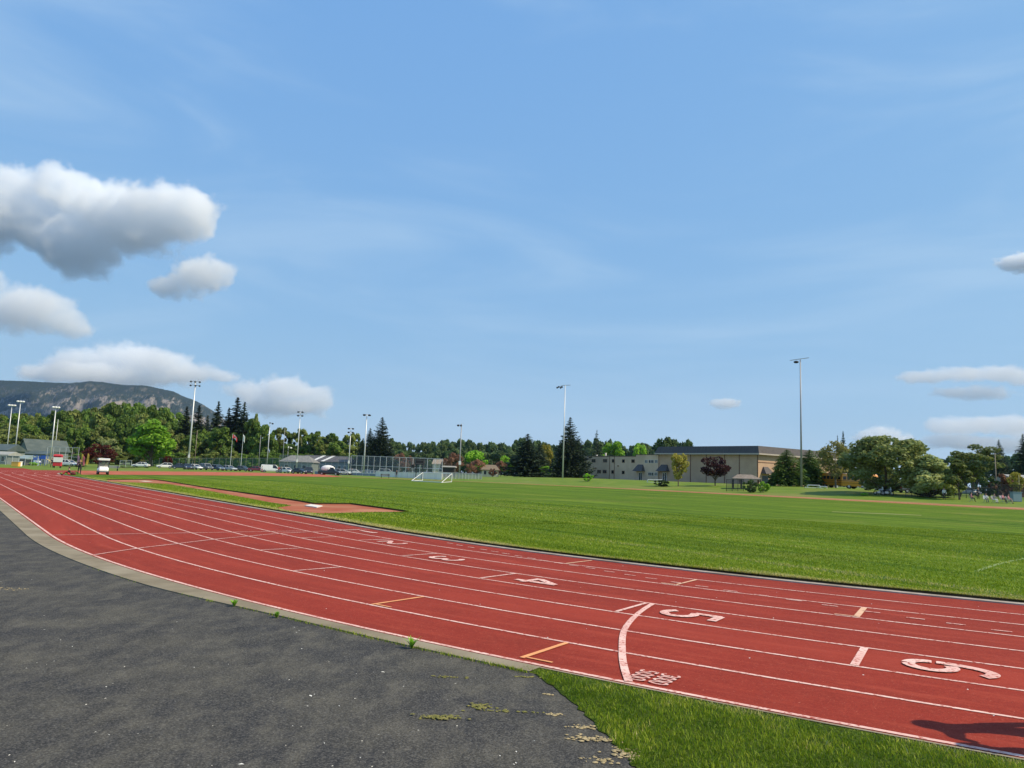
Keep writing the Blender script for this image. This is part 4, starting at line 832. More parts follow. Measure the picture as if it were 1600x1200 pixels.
GRS = noisemat('grey_metal_roof', (.07, .095, .098), (.10, .125, .125), scale=.4, rough=.5, stretch=(4, 1, 1)); GWL = noisemat('grey_siding', (.16, .19, .19), (.21, .24, .24), scale=1)
BEI = mat('beige_siding', (.62, .55, .38), .8); BRF = noisemat('brown_shingles', (.17, .13, .09), (.23, .18, .13), scale=2); WSD = mat('white_siding', (.7, .7, .68), .7)
gable('park_house', 23, 46, 703, 685, 215, 14, GWL, GRS, 'grey house with steep gabled roof behind the ball-park fence at far left', 'y', win=2, rz=-.35)
gable('park_shed', 28, 72, 709, 703.5, 212, 8, GWL, GRS, 'long low grey shed in front of the steep grey house', 'x', win=4, cat='shed')
gable('dugout_shed', -14, 14, 710, 705, 165, 5, GWL, noisemat('pale_metal_roof', (.28, .3, .29), (.36, .37, .35), scale=1), 'pale-roofed dugout shed cut by the left edge', 'x', win=2, cat='shed')
gable('grandstand_shed', -20, 12, 703, 693, 190, 8, GWL, GRS, 'grey building rising behind the dugout shed at the left edge', 'x', win=2, cat='building')
gable('picnic_shelter', 22, 43, 716, 711, 172, 5, mat('shelter_brown', (.12, .10, .09), .8), noisemat('pale_blue_roof', (.25, .33, .35), (.3, .38, .4), scale=1), 'small shelter with a pale blue-grey roof behind the yellow box', 'x', win=0, cat='shelter', over=.8)
ht = gable('beige_bungalow', 752, 782, 734, 726, 222, 9, BEI, BRF, 'small beige bungalow with brown hip roof before the distant trees', 'x', win=3, hipk=.22)
gable('dark_carport', 691.5, 713, 729.5, 727.8, 205, 6, mat('dark_timber', (.035, .03, .03), .8), noisemat('pale_roof_edge', (.35, .33, .3), (.3, .28, .25), scale=1), 'dark carport with thin pale roof behind the right post of the backstop', 'x', win=0, cat='carport', over=.3)
gable('tan_house', 676, 704, 725, 717.5, 250, 9, BEI, noisemat('tan_shingles', (.33, .25, .18), (.4, .31, .22), scale=1), 'tan-roofed house partly hidden by the pink cherry tree', 'x', win=1)
PUR = noisemat('slate_roof', (.085, .08, .09), (.12, .11, .12), scale=1)
gh = gable('community_hall', 466, 548, 721, 711.5, 262, 13, noisemat('blue_grey_siding', (.12, .16, .21), (.16, .2, .25), scale=.4), PUR, 'long blue-grey hall with slate roof and pale skylight strips behind the parking', 'x', win=9, cat='hall', hipk=.06)
zz = gh.location.z; w_ = 82 / F * 262
for px in (494, 509):
    x = (px - 507) / F * 262; b = MB(); ze = P(507, 721, 262).z - zz; zr = P(507, 711.5, 262).z - zz
    b.add([(x - 1.6, -.02, ze + .05), (x - .4, -.02, ze + .05), (x + 2.2, 6.3, zr + .02), (x + 1.0, 6.3, zr + .02)], [(0, 1, 2, 3)]); b.build('skylight_strip', WSD, gh)
gable('pale_hip_house', 436, 490, 721.5, 711, 250, 10, GWL, noisemat('pale_tile_roof', (.2, .195, .185), (.25, .24, .23), scale=1), 'pale-roofed annex at the left end of the long blue-grey hall', 'x', win=3, hipk=.25)
gable('brown_house', 1588, 1640, 752, 742, 140, 8, mat('brown_siding', (.12, .06, .04), .8), noisemat('grey_shingles', (.3, .3, .3), (.36, .36, .36), scale=1), 'brown-walled house with grey roof cut by the right edge', 'x', win=1)
gable('hillside_house', 1276, 1312, 744, 733, 190, 9, WSD, noisemat('worn_grey_shingles', (.28, .27, .25), (.36, .35, .33), scale=1), 'grey-roofed white house behind the airy olive tree', 'x', win=2)
# low roofed shelter before the gym
def shelter():
    D = 140; c = P(1166, 740, D); g = terr(c.x, c.y); t = thing('ball_shelter', (c.x, c.y, g), 'open shelter with a low brown-grey hip roof before the gym wall', 'shelter', None, -.25)
    w = 44 / F * D; zr = P(1166, 741.5, D).z - g; ze = P(1166, 748, D).z - g; b = MB()
    b.add([(-w / 2, -2, ze), (w / 2, -2, ze), (w / 2, 2, ze), (-w / 2, 2, ze), (-w / 2 + 1.1, 0, zr), (w / 2 - 1.6, 0, zr), (-w / 2, -2, ze - .12), (w / 2, -2, ze - .12), (w / 2, 2, ze - .12), (-w / 2, 2, ze - .12)],
          [(0, 1, 5, 4), (2, 3, 4, 5), (1, 2, 5), (3, 0, 4), (6, 7, 1, 0), (7, 8, 2, 1), (8, 9, 3, 2), (9, 6, 0, 3), (9, 8, 7, 6)]); b.build('roof', noisemat('weathered_shakes', (.19, .16, .13), (.26, .22, .19), scale=2), t)
    for x in (-w / 2 + .3, -w / 6, w / 6, w / 2 - .3):
        for y in (-1.8, 1.8): b = MB(); b.box(x - .08, x + .08, y - .08, y + .08, -.2, ze - .1); b.build('post', DRK, t)
shelter()

# ---------------------------------------------------------------- light poles
GAL = mat('galvanised_steel', (.62, .64, .66), .45, Metallic=.3); GALD = mat('weathered_steel', (.30, .31, .33), .5, Metallic=.3); WOOD = noisemat('weathered_pole_wood', (.25, .2, .15), (.32, .27, .22), scale=3); LAMPW = mat('white_lamp_housing', (.8, .8, .8), .4)
def pole(px, ytop, D, kind, label, m=GAL, r=.17, group=None, lm=DRK, name='floodlight_pole', cat='light pole'):
    q = P(px, Hy(px), D); g = terr(q.x, q.y); h = P(px, ytop, D).z - g
    t = thing(name, (q.x, q.y, g), label, cat, group, math.atan2(-q.x, q.y)); b = MB(); b.tube((0, 0, -.3), (0, 0, h), r, r * .5, 10); p = b.build('pole_shaft', m, t, smooth=True)
    def head(x, z, w=.55, tilt=.35):
        b = MB(); b.blob((x, -.35, z - .18), (w / 2, .28, .26), 8, 5); b.tube((x, 0, z), (x, -.35, z - .12), .04, .04, 5); b.build('lamp_head', lm, t)
    def arm(x0, x1, z, zz=None): b = MB(); b.tube((x0, 0, z), (x1, 0, zz if zz is not None else z), .06, .06, 6); b.build('cross_arm', GALD, t)
    s = D / 220
    if kind == 'double':
        for dz in (-.1, -1.25 * s): arm(-1.25 * s, 1.25 * s, h + dz); [head(x * s, h + dz, .62 * s) for x in (-1.25, -.1 if dz > -1 else .1, 1.2)]
    elif kind == 'four':
        for dz in (0, -1.1 * s): arm(-.65 * s, .65 * s, h + dz); [head(x * s, h + dz, .7 * s) for x in (-.6, .6)]
    elif kind == 'pair': arm(-.85 * s, .85 * s, h - .1); [head(x * s, h - .1, .95 * s) for x in (-.75, .75)]
    elif kind == 'right': arm(0, .7 * s, h - .1); head(0, h, .4 * s); head(.75 * s, h - .2, .65 * s)
    elif kind == 'left': arm(-1. * s, .1, h - .3); head(-.95 * s, h - .3, .8 * s); head(-.1, h - .3, .6 * s)
    elif kind == 'bar': arm(-.85 * s, .95 * s, h); [head(x * s, h - .05, .8 * s) for x in (-.7, 0, .7)]
    elif kind == 'tee':
        arm(-.5, 1.3, h, h + .1); arm(-2.0, -.5, h - .55, h); 
        for i, x in enumerate((-2.0, -1.6, -1.15, -.8)): head(x, h - .5 + (i % 2) * .2, .42)
    elif kind == 'wide':
        arm(-1.9, 1.6, h - .12, h + .35); b = MB(); b.blob((-.75, -.2, h - .5), (.5, .3, .26), 10, 6); b.build('lamp_head', lm, t)
    if kind in ('double', 'four', 'left'):
        b = MB(); b.box(-.3, .3, -r - .3, -r + .02, 3.2, 4.1); b.build('control_box', LAMPW if kind != 'double' else GAL, t)
    return t
pole(9.6, 632, 235, 'bar', 'slim pole with one white lamp bar nearest the left edge', lm=LAMPW)
pole(22.5, 626, 225, 'bar', 'tall pole with white lamp bar rising behind the grey gabled house', lm=LAMPW, r=.2)
pole(79, 635, 205, 'bar', 'tall pole with paired white lamps above the red booth', lm=LAMPW, r=.2); pole(84.5, 655, 250, 'none', 'bare thin pole just right of the paired-lamp pole', r=.12, name='bare_pole', cat='pole')
pole(294.5, 595, 221, 'double', 'tallest left floodlight pole with two rows of lamps before the wooded rise', r=.29)
pole(304, 672, 240, 'none', 'thin wooden pole right behind the tallest left floodlight', WOOD, .12, name='wooden_pole', cat='pole')
pole(417, 660, 250, 'right', 'slim pole with two small lamps standing over the white van', r=.16); pole(463.5, 643, 250, 'four', 'pole with four small lamps over the long blue-grey hall', r=.19)
pole(544.5, 669, 235, 'four', 'shorter pole with four lamps left of the broad dark spruce', r=.18); pole(568.3, 647, 200, 'pair', 'bright pole with a pair of dark lamps in front of the ball-field fence', r=.22)
pole(717.8, 662, 185, 'left', 'pole with lamps to the left, beside the pink cherry tree', r=.19, m=GALD); pole(879.3, 602, 185, 'tee', 'tall slim pole with lamp cluster and bar, beside the large spruce', r=.18)
pole(1252.5, 562, 145, 'wide', 'very tall pole with a slanting top bar in front of the cedars', r=.21, m=GALD)
pole(1557, 708, 130, 'none', 'wooden utility pole before the dark conifers at right', WOOD, .13, name='utility_pole', cat='pole'); pole(1501, 728, 118, 'none', 'dark slim post among the young trees at right', DRK, .06, name='dark_post', cat='post')
pole(441, 668, 262, 'none', 'thin pole left of the four-lamp pole over the hall', GALD, .12, name='bare_pole', cat='pole'); pole(448.5, 698, 245, 'right', 'short street lamp at the left end of the ball-field fence', GALD, .1, lm=LAMPW, name='street_lamp', cat='street lamp')
pole(404, 680, 262, 'none', 'thin pale pole between the white flag and the white van', GALD, .12, name='bare_pole', cat='pole')
pole(1593, 742, 112, 'none', 'thin yellowish post beside the brown house', mat('yellowed_post', (.45, .42, .2), .6), .05, name='post', cat='post')
def flagpole(px, ytop, D, mats, label, fl):
    q = P(px, Hy(px), D); g = terr(q.x, q.y); h = P(px, ytop, D).z - g; t = thing('flagpole', (q.x, q.y, g), label, 'flagpole'); b = MB(); b.tube((0, 0, -.2), (0, 0, h), .09, .05, 8); b.blob((0, 0, h + .08), (.09, .09, .09), 8, 5); b.build('pole_shaft', GAL, t)
    b = MB(); n = 9; L, Hh = fl
    for i in range(n + 1):
        f = i / n; x = L * f * (1 - .25 * f); y = .12 * math.sin(f * 6); z = -1.1 * f * f * L * .55; b.v += [(x, y, h - .1 + z), (x, y, h - .1 - Hh + z)]
    b.f = [(2 * i, 2 * i + 1, 2 * i + 3, 2 * i + 2) for i in range(n)]; o = b.build('flag', list(mats), t)
    if len(mats) > 1:
        for i, p in enumerate(o.data.polygons): p.material_index = 0 if i < 2 or i > 6 else 1
        b = MB(); c = L * .40; zc = h - .1 - Hh / 2 - 1.1 * .18 * L * .55
        leaf = [(0, .45), (.12, .2), (.38, .22), (.26, -.05), (.3, -.22), (.04, -.2), (.03, -.45), (-.03, -.45), (-.04, -.2), (-.3, -.22), (-.26, -.05), (-.38, .22), (-.12, .2)]
        b.prism([(c + x * Hh * .7, zc + z * Hh * .8) for x, z in leaf], -.03, -.2); b.build('maple_leaf', mats[0], o) 
RED = mat('flag_red', (.6, .02, .02), .7); WHT = mat('cloth_white', (.8, .8, .78), .8)
flagpole(360, 678.5, 225, (RED, WHT), 'flagpole with the red and white maple leaf flag above the parked cars', (1.9, 1.1)); flagpole(376.5, 679, 225, (WHT,), 'flagpole with a plain white flag hanging limp', (.75, 1.9))

# ---------------------------------------------------------------- fences
def meshmat(name, col, a):
    m = bpy.data.materials.new(name); m.use_nodes = True; t = m.node_tree; b = t.nodes['Principled BSDF']; b.inputs['Base Color'].default_value = (*col, 1); b.inputs['Roughness'].default_value = .6
    tr = t.nodes.new('ShaderNodeBsdfTransparent'); ms = t.nodes.new('ShaderNodeMixShader'); ms.inputs[0].default_value = a
    t.links.new(tr.outputs[0], ms.inputs[1]); t.links.new(b.outputs[0], ms.inputs[2]); t.links.new(ms.outputs[0], t.nodes['Material Output'].inputs[0]); return m
CL = meshmat('chain_link_mesh', (.42, .48, .55), .16); CLG = meshmat('green_mesh', (.05, .16, .13), .3); CLD = meshmat('dark_mesh', (.06, .06, .07), .3)
def fence(a, b_, n, label, mesh_=CL, mid=True, pm=GAL, r=.04, name='chain_link_fence', bottom=.05, posts=None):
    """a, b_ = (px, ytop, D); n bays"""
    A = P(a[0], Hy(a[0]), a[2]); B = P(b_[0], Hy(b_[0]), b_[2]); A.z = terr(A.x, A.y); B.z = terr(B.x, B.y); hA = P(*a).z - A.z; hB = P(*b_).z - B.z
    t = thing(name, A, label, 'fence'); d = B - A; pts = [(d * (i / n), hA + (hB - hA) * i / n) for i in range(n + 1)]
    for p, h in pts: b = MB(); b.tube(p - Vector((0, 0, .2)), p + Vector((0, 0, h)), r, r, 6); b.build('post', pm, t)
    b = MB(); b.tube((0, 0, hA), d + Vector((0, 0, hB)), r * .9, r * .9, 6)
    if mid: b.tube((0, 0, hA * .5), d + Vector((0, 0, hB * .5)), r * .8, r * .8, 6)
    b.build('rail', pm, t)
    b = MB(); o = Vector((0, .03, 0)); b.add([Vector((0, 0, bottom)) + o, d + Vector((0, 0, bottom)) + o, d + Vector((0, 0, hB)) + o, Vector((0, 0, hA)) + o], [(0, 1, 2, 3)]); b.build('wire_mesh', mesh_, t); return t
fence((436, 711, 235), (548, 713.6, 215), 12, 'tall chain-link ball-field fence in front of the long blue-grey hall', pm=GALD)
fence((548, 711.8, 206), (691, 717, 172), 14, 'tall chain-link backstop behind the white boards', r=.055)
fence((691, 717, 172), (676, 718.5, 196), 3, 'short return wing at the right end of the tall backstop', pm=GAL)
fence((508, 733.5, 205), (592, 735.5, 186), 14, 'low chain-link fence between the parking and the ball field', mid=False)
fence((692, 738, 176), (753, 741, 176), 12, 'low grey fence right of the backstop', meshmat('grey_slat_mesh', (.45, .45, .45), .65), False)
fence((228, 716, 246), (436, 716, 246), 20, 'tall green-meshed fence behind the parked cars', CLG, False, GALD)
fence((73, 698, 180), (122, 699.5, 172), 5, 'tall wire backstop behind the red booth', meshmat('fine_wire', (.4, .45, .4), .06), True)
fence((-10, 712, 158), (60, 713, 158), 7, 'grey wire fence in front of the playground at far left', CL, False)
fence((188, 719.5, 190), (206, 719.5, 190), 2, 'small grey railing right of the golf cart', CL, True)
fence((1548, 757.5, 112), (1640, 758.5, 108), 8, 'black chain-link fence behind the seated spectators at right', CLD, False, DRK)
fence((1135, 749, 132), (1162, 749, 132), 3, 'short dark wire fence left of the low roofed shelter', CLD, False, DRK)
fence((1415, 765, 116), (1548, 762, 114), 14, 'low dark railing under the trees at right', CLD, False, DRK)
BRD = noisemat('white_painted_boards', (.85, .82, .76), (.74, .72, .67), scale=.6, stretch=(3, 3, .2))
def wallrun(px0, y0, px1, y1, D0, D1, label, m=BRD, name='board_wall', n=10):
    A = P(px0, Hy(px0), D0); B = P(px1, Hy(px1), D1); A.z = terr(A.x, A.y); B.z = terr(B.x, B.y); h = (P(px0, y0, D0).z - A.z + P(px1, y1, D1).z - B.z) / 2; t = thing(name, A, label, 'wall'); d = B - A; L = d.length; r_ = math.atan2(d.y, d.x)
    b = MB(); b.box(0, L, -.08, .08, -.2, h); o = b.build('boards', m, t); o.rotation_euler = (0, 0, r_); b = MB(); b.box(0, L, -.12, .12, h + .003, h + .09); o = b.build('cap_rail', WHT, t); o.rotation_euler = (0, 0, r_)
    for i in range(n + 1): b = MB(); x = L * i / n; b.box(x - .05, x + .05, -.13, -.083, -.2, h); o = b.build('batten', GAL, t); o.rotation_euler = (0, 0, r_)
wallrun(588, 736.8, 691, 741.5, 180, 168, 'long low white board wall at the foot of the backstop'); wallrun(493, 737, 588, 738.8, 200, 184, 'low blue-grey board wall left of the white boards', noisemat('blue_grey_boards', (.22, .27, .33), (.28, .33, .38), scale=.6))
def scoreboard():
    D = 166; q = P(655, 740, D); g = terr(q.x, q.y); t = thing('scoreboard', (q.x, q.y, g), 'black scoreboard on two dark posts in front of the backstop', 'scoreboard'); k = D / F
    z0, z1 = P(655, 726, D).z - g, P(655, 716.5, D).z - g
    b = MB(); b.box(-6.5 * k, 6 * k, -.15, .15, z0, z1); pn = b.build('panel', DRK, t); b = MB()
    b.box(-5.6 * k, 5.2 * k, -.16, -.151, z1 - .35, z1 - .3); b.box(-5.6 * k, 5.2 * k, -.16, -.151, z0 + .2, z0 + .24); b.build('trim_line', GALD, pn)
    for x in (-5, 4.8): b = MB(); b.tube((x * k, .05, -.2), (x * k, .05, z0), .09, .09, 8); b.build('post', DRK, t)
    q = P(644.5, 740, D + 4); t = thing('small_sign', (q.x, q.y, terr(q.x, q.y)), 'small black square sign left of the scoreboard', 'sign'); b = MB(); z0 = P(644, 731, D + 4).z - t.location.z; b.box(-.32, .32, -.05, .05, z0, z0 + .75); b.build('panel', DRK, t); b = MB(); b.box(-.4, .4, -.03, .03, z0 - .3, z0 - .15); b.tube((-.3, 0, -.2), (-.3, 0, z0), .035); b.tube((.3, 0, -.2), (.3, 0, z0), .035); b.build('post', GALD, t)
scoreboard()

# ---------------------------------------------------------------- vehicles
def paint(name, c, r=.3): return mat(name, c, r, Coat_Weight=.5)
RUB = mat('tyre_rubber', (.015, .015, .016), .8); RIM = mat('alloy_rim', (.5, .5, .52), .35, Metallic=.8); CGL = mat('car_glass', (.02, .028, .035), .08); HLT = mat('headlight_lens', (.75, .78, .8), .15); TLT = mat('tail_light', (.4, .01, .01), .3); BUM = mat('grey_bumper', (.06, .06, .065), .6)
def loft(b, secs):
    """closed sections along x: (x, halfwidth, z0, z1, topinset)"""
    n0 = len(b.v)
    for x, w, z0, z1, ti in secs:
        h = z1 - z0; b.v += [(x, -w * .94, z0), (x, -w, z0 + h * .35), (x, -w * .98, z0 + h * .7), (x, -w + ti, z1), (x, w - ti, z1), (x, w * .98, z0 + h * .7), (x, w, z0 + h * .35), (x, w * .94, z0)]
    k = 8
    for i in range(len(secs) - 1):
        for j in range(k): a = n0 + i * k + j; c = n0 + i * k + (j + 1) % k; b.f.append((a, c, c + k, a + k))
    b.f.append(tuple(n0 + j for j in range(k))); b.f.append(tuple(n0 + (len(secs) - 1) * k + j for j in range(k))[::-1])
def car(px, D, hd, m, label, kind='sedan', name='parked_car', cat='car', roofm=None, group=None):
    q = P(px, Hy(px), D); z = terr(q.x, q.y) + .01
    t = thing(name, (q.x, q.y, z), label, cat, group, math.radians(hd)); b = MB(); L, Wc, H = {'sedan': (4.6, 1.8, 1.45), 'hatch': (4.2, 1.78, 1.5), 'suv': (4.7, 1.9, 1.75), 'van': (5.2, 2.0, 2.0), 'truck': (5.4, 1.95, 1.85)}[kind]
    l = L / 2; w = Wc / 2; zb = .28; hb = {'sedan': .92, 'hatch': .95, 'suv': 1.08, 'van': 1.1, 'truck': 1.08}[kind]
    loft(b, [(-l, w * .86, zb + .12, hb - .12, .12), (-l + .18, w * .96, zb, hb - .02, .08), (-l * .5, w, zb, hb, .06), (l * .35, w, zb, hb, .06), (l - .5, w * .97, zb, hb - .14, .12), (l - .08, w * .86, zb + .05, hb - .28, .16), (l, w * .8, zb + .14, hb - .38, .18)]); body = b.build('body', m, t, smooth=False)
    c = {'sedan': (-l + .75, -l + 1.35, .25, 1.15), 'hatch': (-l + .12, -l + .55, .25, 1.1), 'suv': (-l + .1, -l + .45, .45, 1.15), 'van': (-l + .05, -l + .2, 1.2, 2.0), 'truck': (-.4, -.15, .9, 1.5)}[kind]
    g = MB(); hz = hb - .03; wi = w * .8; wb = w * .94
    v = [(c[0], -wb, hz), (c[3], -wb, hz), (c[3], wb, hz), (c[0], wb, hz), (c[1], -wi, H - .05), (c[2], -wi, H - .05), (c[2], wi, H - .05), (c[1], wi, H - .05)]
    g.add(v, [(0, 1, 5, 4), (1, 2, 6, 5), (2, 3, 7, 6), (3, 0, 4, 7)]); g.build('windows', CGL, t)
    r = MB(); loft(r, [(c[1] - .06, wi * .96, H - .06, H, .1), (c[1] + .2, wi + .03, H - .06, H + .03, .12), (c[2] - .1, wi + .03, H - .06, H + .02, .12), (c[2] + .08, wi * .94, H - .07, H - .01, .1)])
    for s in (-1, 1):
        for (xa_, xb_) in ((c[0], c[1]), ((c[0] + c[3]) / 2 - .1, (c[1] + c[2]) / 2), (c[3], c[2])): r.tube((xa_, s * wb, hz), (xb_, s * (wi + .01), H - .04), .05, .05, 5)
        if kind == 'van': r.add([(c[0] + .05, s * (wb + .012), hz), (.5, s * (wb + .012), hz), (.5, s * (wi + .02), H - .04), (c[1], s * (wi + .02), H - .04)], [(0, 1, 2, 3) if s < 0 else (3, 2, 1, 0)])
    r.build('roof', roofm or m, t)
    for x in (-l * .62, l * .64):
        for s in (-1, 1):
            wl = MB(); wl.wheel((x, s * (w - .1), .33), .33, .22); o = wl.build('wheel', RUB, t); rm = MB(); rm.wheel((x, s * (w + .012), .33), .2, .012, n=12); rm.build('rim', RIM, o)
    for s in (-1, 1):
        hl = MB(); hl.blob((l - .12, s * w * .66, hb - .32), (.12, .2, .09), 8, 5); hl.build('headlight', HLT, t); tl = MB(); tl.blob((-l + .06, s * w * .74, hb - .24), (.09, .16, .12), 8, 5); tl.build('tail_light', TLT, t)
        mr_ = MB(); mr_.blob((c[3] - .35, s * (w + .1), hb + .08), (.08, .12, .08), 6, 4); mr_.build('wing_mirror', m, t)
    bp = MB(); bp.box(l - .1, l + .04, -w * .8, w * .8, .3, .5); bp.box(-l - .04, -l + .12, -w * .84, w * .84, .32, .52); bp.build('bumper', BUM, t)
    return t
WP = paint('white_car_paint', (.8, .8, .8)); NV = paint('navy_car_paint', (.02, .03, .07)); SV = paint('silver_car_paint', (.42, .44, .47)); BK = paint('black_car_paint', (.012, .013, .015)); MR = paint('maroon_car_paint', (.16, .02, .025)); GY = paint('grey_car_paint', (.10, .11, .12)); SB = paint('steel_blue_car_paint', (.10, .14, .2))
car(258, 208, 205, WP, 'white car half hidden under the tiny red-leaved tree', 'hatch'); car(221, 211, 185, WP, 'white car in the shade below the bright green tree', 'sedan')
car(283, 203, 20, NV, 'dark navy sedan parked left of the white sedan', 'sedan'); car(305, 199, -25, WP, 'white sedan parked right of the tallest left floodlight pole', 'sedan')
car(323, 201, -40, GY, 'dark grey suv with pale roof right of the white sedan', 'suv', roofm=SV); car(341, 202, -35, SB, 'steel blue hatchback left of the maple-leaf flagpole', 'hatch'); car(358, 203, -20, SV, 'silver sedan at the foot of the maple-leaf flagpole', 'sedan'); car(294, 197, -60, NV, 'dark blue car nose-on beside the foot of the tallest left floodlight', 'hatch')
car(402, 204, 8, MR, 'low maroon car left of the white van', 'sedan'); car(424, 202, 12, WP, 'white van in the middle of the parking row', 'van', 'parked_van', 'van'); car(448, 198, -28, WP, 'white hatchback right of the white van', 'hatch')
car(483, 184, -75, BK, 'black suv seen nose-on right of the white hatchback', 'suv'); car(469, 190, -30, BK, 'black car partly behind the black suv', 'sedan'); car(516, 180, -4, BK, 'black pickup with a white domed canopy', 'truck', 'pickup_truck', 'pickup')
b = MB(); q = P(512.5, Hy(512), 180); b.blob((0, 0, 1.35), (1.7, .95, .85), 14, 8); tag(b.build('truck_canopy', WHT, None, (q.x, q.y, terr(q.x, q.y) + .2)), 'white domed canopy on the bed of the black pickup', 'canopy'); 
car(536, 190, 5, SV, 'silver hatchback right of the domed pickup', 'hatch'); car(380, 205, -15, GY, 'grey sedan between the two flagpoles', 'sedan'); car(555, 215, 5, WP, 'white car behind the low fence left of the bright pole', 'hatch'); car(605, 196, 4, SV, 'silver car behind the backstop wires', 'suv'); car(577, 212, 10, SB, 'blue-grey car behind the backstop left end', 'sedan')
car(108, 172, -8, WP, 'white sedan behind the hedge left of the standing person', 'sedan'); car(48, 190, 5, WP, 'white car behind the playground bushes', 'suv'); car(18, 178, 0, WP, 'white car under the dugout shed fence', 'sedan')
car(1288, 172, -10, WP, 'white van right of the very tall pole', 'van', 'parked_van', 'van'); car(1427, 128, 4, GY, 'dark grey pickup under the drooping tree', 'truck', 'pickup_truck', 'pickup'); car(1367, 134, -12, WP, 'white car between school bus and motorbikes', 'hatch'); car(1476, 126, 6, BK, 'black car behind the railing at right', 'sedan'); car(1508, 124, 0, SB, 'blue-grey car behind the young yellow-green tree', 'sedan'); car(1203, 143, 5, SV, 'silver car in front of the gym hood door', 'sedan') if False else None
def bus(px, D, hd, label):
    q = P(px, Hy(px), D); z = terr(q.x, q.y) + .01; YB = BUSY; t = thing('school_bus', (q.x, q.y, z), label, 'school bus', None, math.radians(hd)); b = MB()
    loft(b, [(-3.9, 1.05, .55, 2.75, .25), (-3.7, 1.18, .5, 2.95, .28), (2.2, 1.18, .5, 2.95, .28), (2.45, 1.12, .5, 2.7, .3)]); b.build('body', YB, t)
    b = MB(); loft(b, [(2.4, 1.05, .55, 1.55, .2), (3.5, .95, .55, 1.4, .25), (3.75, .85, .6, 1.2, .25)]); b.build('hood', YB, t)
    for s in (-1, 1):
        for i in range(7): w = MB(); x = -3.4 + i * .8; w.box(x, x + .62, s * 1.165 - .02, s * 1.165 + .02, 1.75, 2.4); w.build('window', CGL, t)
        w = MB(); w.box(-3.8, 2.3, s * 1.19 - .012, s * 1.19 + .012, 1.5, 1.58); w.box(-3.8, 2.3, s * 1.19 - .012, s * 1.19 + .012, 1.1, 1.16); w.build('rub_rail', DRK, t)
        for x in (-2.3, 2.9): wl = MB(); wl.wheel((x, s * .98, .48), .48, .28); o = wl.build('wheel', RUB, t); rm = MB(); rm.wheel((x, s * 1.13, .48), .24, .02, n=12); rm.build('rim', RIM, o)
        h = MB(); h.blob((3.62, s * .62, .95), (.12, .15, .13), 8, 5); h.build('headlight', HLT, t)
    w = MB(); w.add([(2.455, -.95, 1.6), (2.455, .95, 1.6), (2.46, .85, 2.45), (2.46, -.85, 2.45)], [(0, 1, 2, 3)]); w.build('windscreen', CGL, t)
    w = MB(); w.box(-3.6, 2.1, -.85, .85, 2.93, 2.99); w.build('roof_panel', WHT, t)
BUSY = paint('bus_yellow', (.75, .30, .02), .4)
bus(1310, 152, -58, 'left of two yellow school buses, mostly behind the airy olive tree'); bus(1349, 146, -48, 'right of two yellow school buses, beside the big round tree')

# golf cart on the grass at the inside of the far turn
def golfcart():
    q = gp(160, 741.5, .07); t = thing('golf_cart', (q.x, q.y, .075), 'white golf cart facing the camera on the lawn left of the park bench', 'golf cart', None, math.radians(-58)); W_ = paint('cart_white', (.82, .82, .8), .35)
    b = MB(); loft(b, [(-1.15, .5, .35, .75, .08), (-.9, .58, .3, .8, .08), (.1, .58, .3, .55, .05), (.55, .58, .3, .62, .08), (.95, .55, .3, .95, .12), (1.2, .5, .32, .72, .12), (1.3, .42, .4, .6, .1)]); b.build('body', W_, t)
    b = MB(); loft(b, [(-1.1, .56, 1.70, 1.86, .03), (-.9, .64, 1.68, 1.92, .04), (.8, .64, 1.68, 1.92, .04), (.98, .60, 1.68, 1.88, .03)]); b.build('roof', W_, t)
    b = MB()
    for s in (-1, 1): b.tube((.85, s * .52, .9), (.72, s * .56, 1.8), .025, .025, 6); b.tube((-.8, s * .52, .75), (-.8, s * .56, 1.8), .025, .025, 6)
    b.build('roof_post', DRK, t); b = MB(); b.add([(.86, -.5, .92), (.86, .5, .92), (.74, .54, 1.76), (.74, -.54, 1.76)], [(0, 1, 2, 3)]); b.build('windscreen', meshmat('clear_screen', (.1, .12, .14), .45), t)
    b = MB(); b.box(-.6, -.05, -.5, .5, .55, .72); b.box(-.72, -.6, -.5, .5, .72, 1.15); b.build('seat', mat('cream_seat', (.5, .46, .38), .6), t); b = MB(); b.tube((.75, .25, .85), (.45, .25, 1.08), .02); b.tube((.46, .12, 1.06), (.46, .38, 1.06), .015); b.build('steering_wheel', DRK, t)
    for x in (-.75, .9):
        for s in (-1, 1): b = MB(); b.wheel((x, s * .5, .23), .23, .18); o = b.build('wheel', RUB, t); r = MB(); r.wheel((x, s * .6, .23), .12, .012, n=10); r.build('rim', RIM, o)
    for s in (-1, 1): b = MB(); b.blob((1.22, s * .34, .6), (.06, .09, .06), 8, 5); b.build('headlight', HLT, t)
    b = MB(); b.box(1.2, 1.34, -.48, .48, .28, .42); b.build('bumper', BUM, t)
golfcart()

